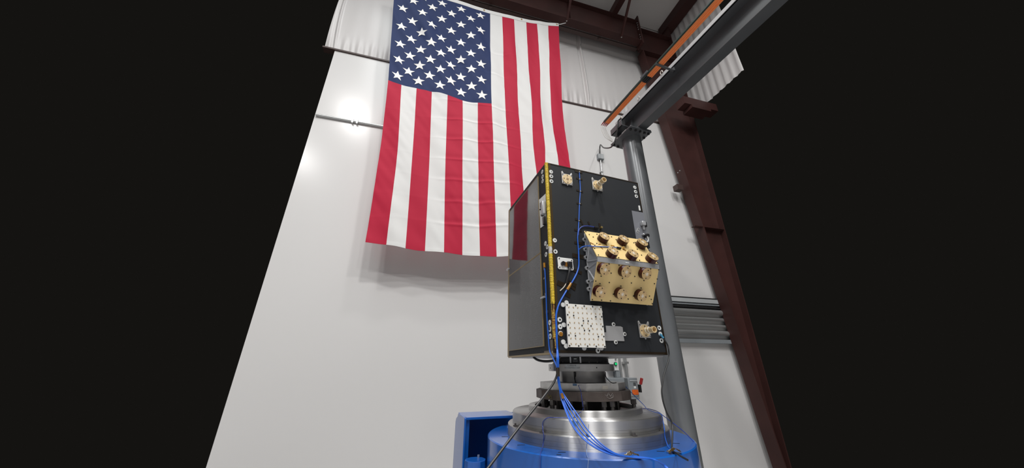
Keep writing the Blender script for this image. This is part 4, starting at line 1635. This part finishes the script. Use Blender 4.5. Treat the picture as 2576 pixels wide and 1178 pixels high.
oc = thing('octagon_plate', (CEN[0], CEN[1], 1.397), 'light aluminium octagonal plate under the round adapter', 'plate')
m = MB()
hexf(m, CEN, .224, 1.3965, 1.4305, YAW + math.pi / 8 - .06, 8)
pl8 = m.build('plate', M['aluplate'], oc, smooth=False, bevel=.001)
def patch(px, py, R, w_, h_, name, mt, parent, lbl, n=1):
    p = apt(px, py, R)
    r_ = (p - CEN) * np.array([1, 1, 0])
    r_ /= np.linalg.norm(r_)
    tg = np.cross(UP, r_)
    mbb = MB()
    mbb.obox(p - tg * w_ / 2 - UP * h_ / 2, tg * w_, UP * h_, r_ * .001)
    return lab(mbb.build(name, mt, parent, smooth=False), lbl)

dk = thing('interface_plate', (CEN[0], CEN[1], 1.355), 'dark weathered many-sided steel plate below the light aluminium octagon', 'plate')
m = MB()
hexf(m, CEN, .246, 1.355, 1.3960, YAW + .05, 14)
dkp = m.build('plate', M['darkplate'], dk, smooth=False, bevel=.0015)

RD = .246 * math.cos(math.pi / 14) + .0028
for pts_, mt_, lb_ in (([(1374, 1001), (1378, 993), (1381, 1003), (1385, 994), (1388, 1004), (1378, 999), (1387, 998)], 'chalkyellow', 'yellow chalk scrawl'),
                       ([(1520, 991), (1526, 996), (1531, 989), (1536, 997), (1541, 990), (1543, 999), (1534, 1003), (1527, 999), (1532, 993), (1538, 1002), (1541, 994)], 'chalk', 'white chalk scrawl')):
    m = MB()
    m.tube([apt(x, y, RD) for x, y in pts_], .0007, n=5, steps=4)
    lab(m.build('chalk_mark', M[mt_], dkp), lb_)
# octagon face helper: place patches on the flat that looks at the camera
def octpatch(px, py, Rc, w_, h_, name, mt, parent, lbl):
    rot = YAW + math.pi / 8 - .06
    best = None
    for k in range(8):
        w = rot + math.pi / 8 + k * math.pi / 4
        nn = np.array([math.cos(w), math.sin(w), 0])
        ap = Rc * math.cos(math.pi / 8)
        P0 = np.array([CEN[0], CEN[1], 0]) + nn * ap
        if np.dot(CAM - P0, nn) <= 0:
            continue
        q = hit(px, py, P0, nn)
        tg = np.cross(UP, nn)
        if abs(np.dot(q - P0, tg)) <= Rc * math.sin(math.pi / 8) + .002:
            best = (q, nn, tg)
    if best is None:
        return
    q, nn, tg = best
    mbb = MB()
    mbb.obox(q - tg * w_ / 2 - UP * h_ / 2 + nn * .0002, tg * w_, UP * h_, nn * .0008)
    return lab(mbb.build(name, mt, parent, smooth=False), lbl)
octpatch(1522, 975.5, .224, .030, .015, 'tape_label', M['papertape'], oc, 'cream paper tape')
octpatch(1446, 968.5, .224, .020, .010, 'blue_tape', M['bluetape'], oc, 'blue tape square')

# ------------------------------------------------------------------ shaker
sh = thing('vibration_shaker', (CEN[0], CEN[1], 0), 'round vibration shaker with stepped aluminium rings on a blue drum', 'shaker')
m = ring([(.255, 1.296), (.288, 1.296), (.288, 1.3195), (.286, 1.3215), (.257, 1.3215), (.255, 1.3195)])
m.build('guide_ring', M['alu'], sh)
m = ring([(.0, 1.2975), (.368, 1.2975), (.372, 1.294), (.3725, 1.262), (.3715, 1.2612), (.3725, 1.2604), (.3725, 1.2505), (.3715, 1.2497), (.3725, 1.2489), (.3725, 1.241)])
m.build('upper_ring', M['alu'], sh)
m = ring([(.37, 1.2405), (.394, 1.2405), (.3965, 1.238), (.3965, 1.2185), (.3955, 1.2180), (.3965, 1.2175), (.3965, 1.2005), (.3955, 1.2), (.3965, 1.1995), (.3965, BZ)])
m.build('lower_ring', M['alu'], sh)
m = ring([(.0, BZ), (.494, BZ), (.4985, BZ - .004), (.4985, .30), (.46, .26), (.0, .26)])
drum = m.build('drum', M['bluepaint'], sh)
m = ring([(.20, .02), (.47, .02), (.47, .10), (.42, .14), (.40, .27), (.2, .27)])
m.build('pedestal', M['bluepaint'], sh)
for px, py, w_, ang in ((1270, 1099, .030, 0), (1311, 1120, .034, .15), (1413.5, 1138.5, .030, .0), (1406, 1144.5, .018, .0), (1701, 1116, .028, -.2), (1662, 1136, .030, -.2)):
    q = zpt(px, py, BZ + .0004)
    m = MB()
    a = np.array([math.cos(ang), math.sin(ang), 0])
    b_ = np.array([-math.sin(ang), math.cos(ang), 0])
    m.obox(q - a * w_ / 2 - b_ * .003, a * w_, b_ * .006, UP * .0006)
    lab(m.build('slot_mark', M['core'], drum, smooth=False), 'short black mark')
# clips on the ledge of the lower ring
for px, py in ((1295, 1071), (1363, 1086), (1478, 1093), (1597, 1095), (1668, 1082)):
    p = apt(px, py, .386)
    r_ = (p - CEN) * np.array([1, 1, 0])
    r_ /= np.linalg.norm(r_)
    tg = np.cross(UP, r_)
    p = np.array([CEN[0], CEN[1], 1.2405]) + r_ * .383
    m = MB()
    m.obox(p - tg * .009 - r_ * .008, tg * .018, r_ * .016, UP * .006)
    m.cyl(p + UP * .006, p + UP * .014, .005, n=6)
    m.build('edge_clip', M['bolt'], sh, smooth=False)
patch(1446, 1066, .3728, .028, .016, 'blue_tape', M['bluetape'], sh, 'blue tape square')
# dark armature inside and bolts around
m = MB()
m.cyl((CEN[0], CEN[1], 1.298), (CEN[0], CEN[1], 1.3545), .135, n=48)
lab(m.build('armature', M['core'], sh), 'black armature core')
for k in range(14):
    w = k * 2 * math.pi / 14 + .1
    R_ = .172
    m = MB()
    c_ = CEN2 + np.array([R_ * math.cos(w), R_ * math.sin(w), 0])
    m.cyl(c_ + UP * 1.298, c_ + UP * 1.3545, .008, n=12)
    m.build('armature_rod', M['bolt'], sh)
for px, r1 in ((1359.5, .017), (1390, .013), (1434, .012), (1468, .010), (1518.5, .013), (1539, .013), (1593.5, .014)):
    R_ = .224
    p = apt(px, 1012, R_)
    c_ = np.array([p[0], p[1], 0])
    if px < 1362:
        c_ = CEN2 + np.array([-.214, -.06, 0])
    m = MB()
    m.cyl(c_ + UP * 1.298, c_ + UP * 1.332, r1 * .72, n=16)
    sb = lab(m.build('stud', M['bolt'], sh), 'steel stud')
    m = MB()
    m.cyl(c_ + UP * 1.332, c_ + UP * 1.3545, r1, n=6)
    m.build('hex_nut', M['bolt'], sb, smooth=False)
for w in (.4, .9, 1.4, 1.9, 2.5):
    c_ = CEN2 + np.array([.224 * math.cos(w), .224 * math.sin(w), 0])
    m = MB()
    m.cyl(c_ + UP * 1.298, c_ + UP * 1.332, .0095, n=12)
    sb = lab(m.build('stud', M['bolt'], sh), 'steel stud')
    m = MB()
    m.cyl(c_ + UP * 1.332, c_ + UP * 1.3545, .013, n=6)
    m.build('hex_nut', M['bolt'], sb, smooth=False)

# cradle box at the left of the drum
def cw(u, off, z):
    return CEN2 + ex * u + ey * off + UP * z
zT = 1.243
cr_ = thing('shaker_cradle', cw(-.4, .46, 0), 'tall blue steel cradle frame with a pale shining side behind the drum at left', 'frame')
m = MB()
m.prism([cw(-.555, .345, 0), cw(-.555, .345, zT - .005), cw(-.555, .355, zT), cw(-.555, .50, zT + .002), cw(-.555, .585, zT - .030), cw(-.555, .60, zT - .05), cw(-.555, .60, 0)], ex * .012)
m.build('side_plate', M['bluepaint'], cr_, smooth=False, bevel=.003)
m = MB()
m.obox(cw(-.543, .582, 0), ex * .95, ey * .016, UP * (zT - .012))
m.build('back_panel', M['bluepaint'], cr_, smooth=False)
m = MB()
m.obox(cw(-.543, .348, zT - .013), ex * .315, ey * .236, UP * .013)
m.build('top_rail', M['bluepaint'], cr_, smooth=False, bevel=.002)
m = MB()
m.obox(cw(-.541, .365, 0), ex * .020, ey * .21, UP * (zT - .015))
m.build('inner_rib', M['bluepaint'], cr_, smooth=False)
hc = cw(-.528, .175, 1.083)
bh = thing('bearing_housing', (hc[0], hc[1], 0), 'low blue round housing with a bolt on top beside the drum', 'housing')
m = MB()
hexf(m, hc, .052, 0, 1.083, .3, 10)
m.build('body', M['bluepaint'], bh, smooth=False, bevel=.002)
m = MB()
q = zpt(1203.5, 1152, 1.083)
m.cyl(q, q + UP * .012, .006, n=6)
lab(m.build('bolt', M['galv'], bh), 'bright bolt')

# ------------------------------------------------------------------ small wires on the shaker
def wire(pts, r_, mt, label, name='sensor_wire', grp='thin wires on the shaker'):
    mb = MB()
    mb.tube(pts, r_, n=6, steps=6)
    return tag(mb.build(name, mt), label, 'wire', grp)
wire([apt(1468, 1015, .215), apt(1468, 1024, .225), apt(1464, 1035, .262), zpt(1455, 1041, 1.3235), apt(1447, 1046, .292), zpt(1440, 1052, 1.3015), zpt(1420, 1051.5, 1.3015), zpt(1395, 1051, 1.3015), zpt(1377, 1052, 1.3015), apt(1366, 1062, .378), apt(1365, 1075, .378), apt(1366, 1085, .401), apt(1368, 1100, .401), apt(1366, 1120, .401), zpt(1361, 1136, BZ + .004), apt(1359, 1148, .5025), apt(1359, 1165, .5025), apt(1358, 1185, .5025)], .0016, M['bluedark'],
     'thin dark blue wire arching over the left of the aluminium rings')
wire([apt(1451, 965, .128), apt(1456, 973, .236), apt(1461, 985, .236), apt(1462.5, 995, .262), apt(1464.5, 1010, .262), apt(1466, 1018, .262), apt(1467, 1024, .262)], .0015, M['bluedark'],
     'thin dark wire hanging down the front of the dark many-sided plate')
wire([apt(1481, 1068, .378), apt(1480.5, 1082, .378), apt(1480, 1093, .401), apt(1478, 1105, .401), apt(1476, 1118, .401), apt(1475.5, 1135, .401), zpt(1476.5, 1146, BZ + .004), apt(1480, 1158, .5025), apt(1479, 1172, .5025), apt(1478, 1190, .5025)], [.0012][0], M['palewire'],
     'pale blue thin wire running straight down the front of the rings')
p0 = apt(1575, 974, .24)
wire([hit(1574, 973, CEN + ex * .24, ex), hit(1596, 996, CEN + ex * .27, ex), ypt(1620, 1020, 1.9), zpt(1628, 1030, 1.303), zpt(1645, 1037, 1.302), zpt(1663, 1043, 1.302), apt(1668, 1062, .376), apt(1671, 1078, .402), apt(1673, 1100, .402), zpt(1681, 1124, BZ + .004), zpt(1690, 1134, BZ + .004)], .0018, M['bluecable'],
     'blue wire falling down the right side of the rings beside the black cable')
wire([zpt(1616, 1029, 1.302), zpt(1630, 1029, 1.302), zpt(1650, 1034, 1.302), zpt(1664, 1043, 1.302), ypt(1684, 1058, 1.76), ypt(1700, 1070, 1.74), ypt(1722, 1088, 1.72), ypt(1745, 1112, 1.70)], .0018, M['bluedark'],
     'dark blue wire leaving the ring top toward the right edge')
wire([apt(1445, 938, .178), apt(1445, 950, .135), apt(1446.5, 960, .133), apt(1450, 964, .136)], .0022, M['black'], 'short black wire on the aluminium spool below the label')
m = MB()
m.obox(apt(1444.5, 942, .1285) - ex * .005 - UP * .012, ex * .010, UP * .024, -ey * .008)
tag(m.build('accelerometer', M['black'], bevel=.002), 'small black sensor block stuck on the aluminium spool', 'sensor')
wire([apt(1523, 937, .1275), apt(1524, 948, .130), apt(1531, 957, .16), zpt(1540, 964, 1.4335), zpt(1550, 963, 1.4335)], .0022, M['black'], 'short black wire at the right of the aluminium spool')
q = apt(1468, 1013, .243)
m = MB()
m.obox(q - ex * .007 - UP * .008, ex * .014, UP * .014, -ey * .008)
tag(m.build('accelerometer', M['bolt'], bevel=.001), 'small grey sensor cube hanging below the dark many-sided plate', 'sensor')
# amber tape tabs on the blue table
for px, py, lb in ((1590, 1152, 'crumpled amber tape holding the blue cable bundle on the table'), (1697, 1141, 'crumpled amber tape holding the black cable on the table')):
    q = zpt(px, py, BZ)
    m = MB()
    rnd = random.Random(int(px))
    vs, fs = [], []
    for j in range(5):
        for i in range(7):
            vs.append(q + np.array([(i - 3) * .009 + rnd.uniform(-.003, .003), (j - 2) * .007 + rnd.uniform(-.003, .003) + (i - 3) * .002, .004 + .010 * math.exp(-((i - 3) / 1.5) ** 2) + rnd.uniform(0, .006)]))
    for j in range(4):
        for i in range(6):
            a = j * 7 + i
            fs.append((a, a + 1, a + 8, a + 7))
    m.add(vs, fs)
    tag(m.build('tape_wad', M['amber'], smooth=False), lb, 'tape')
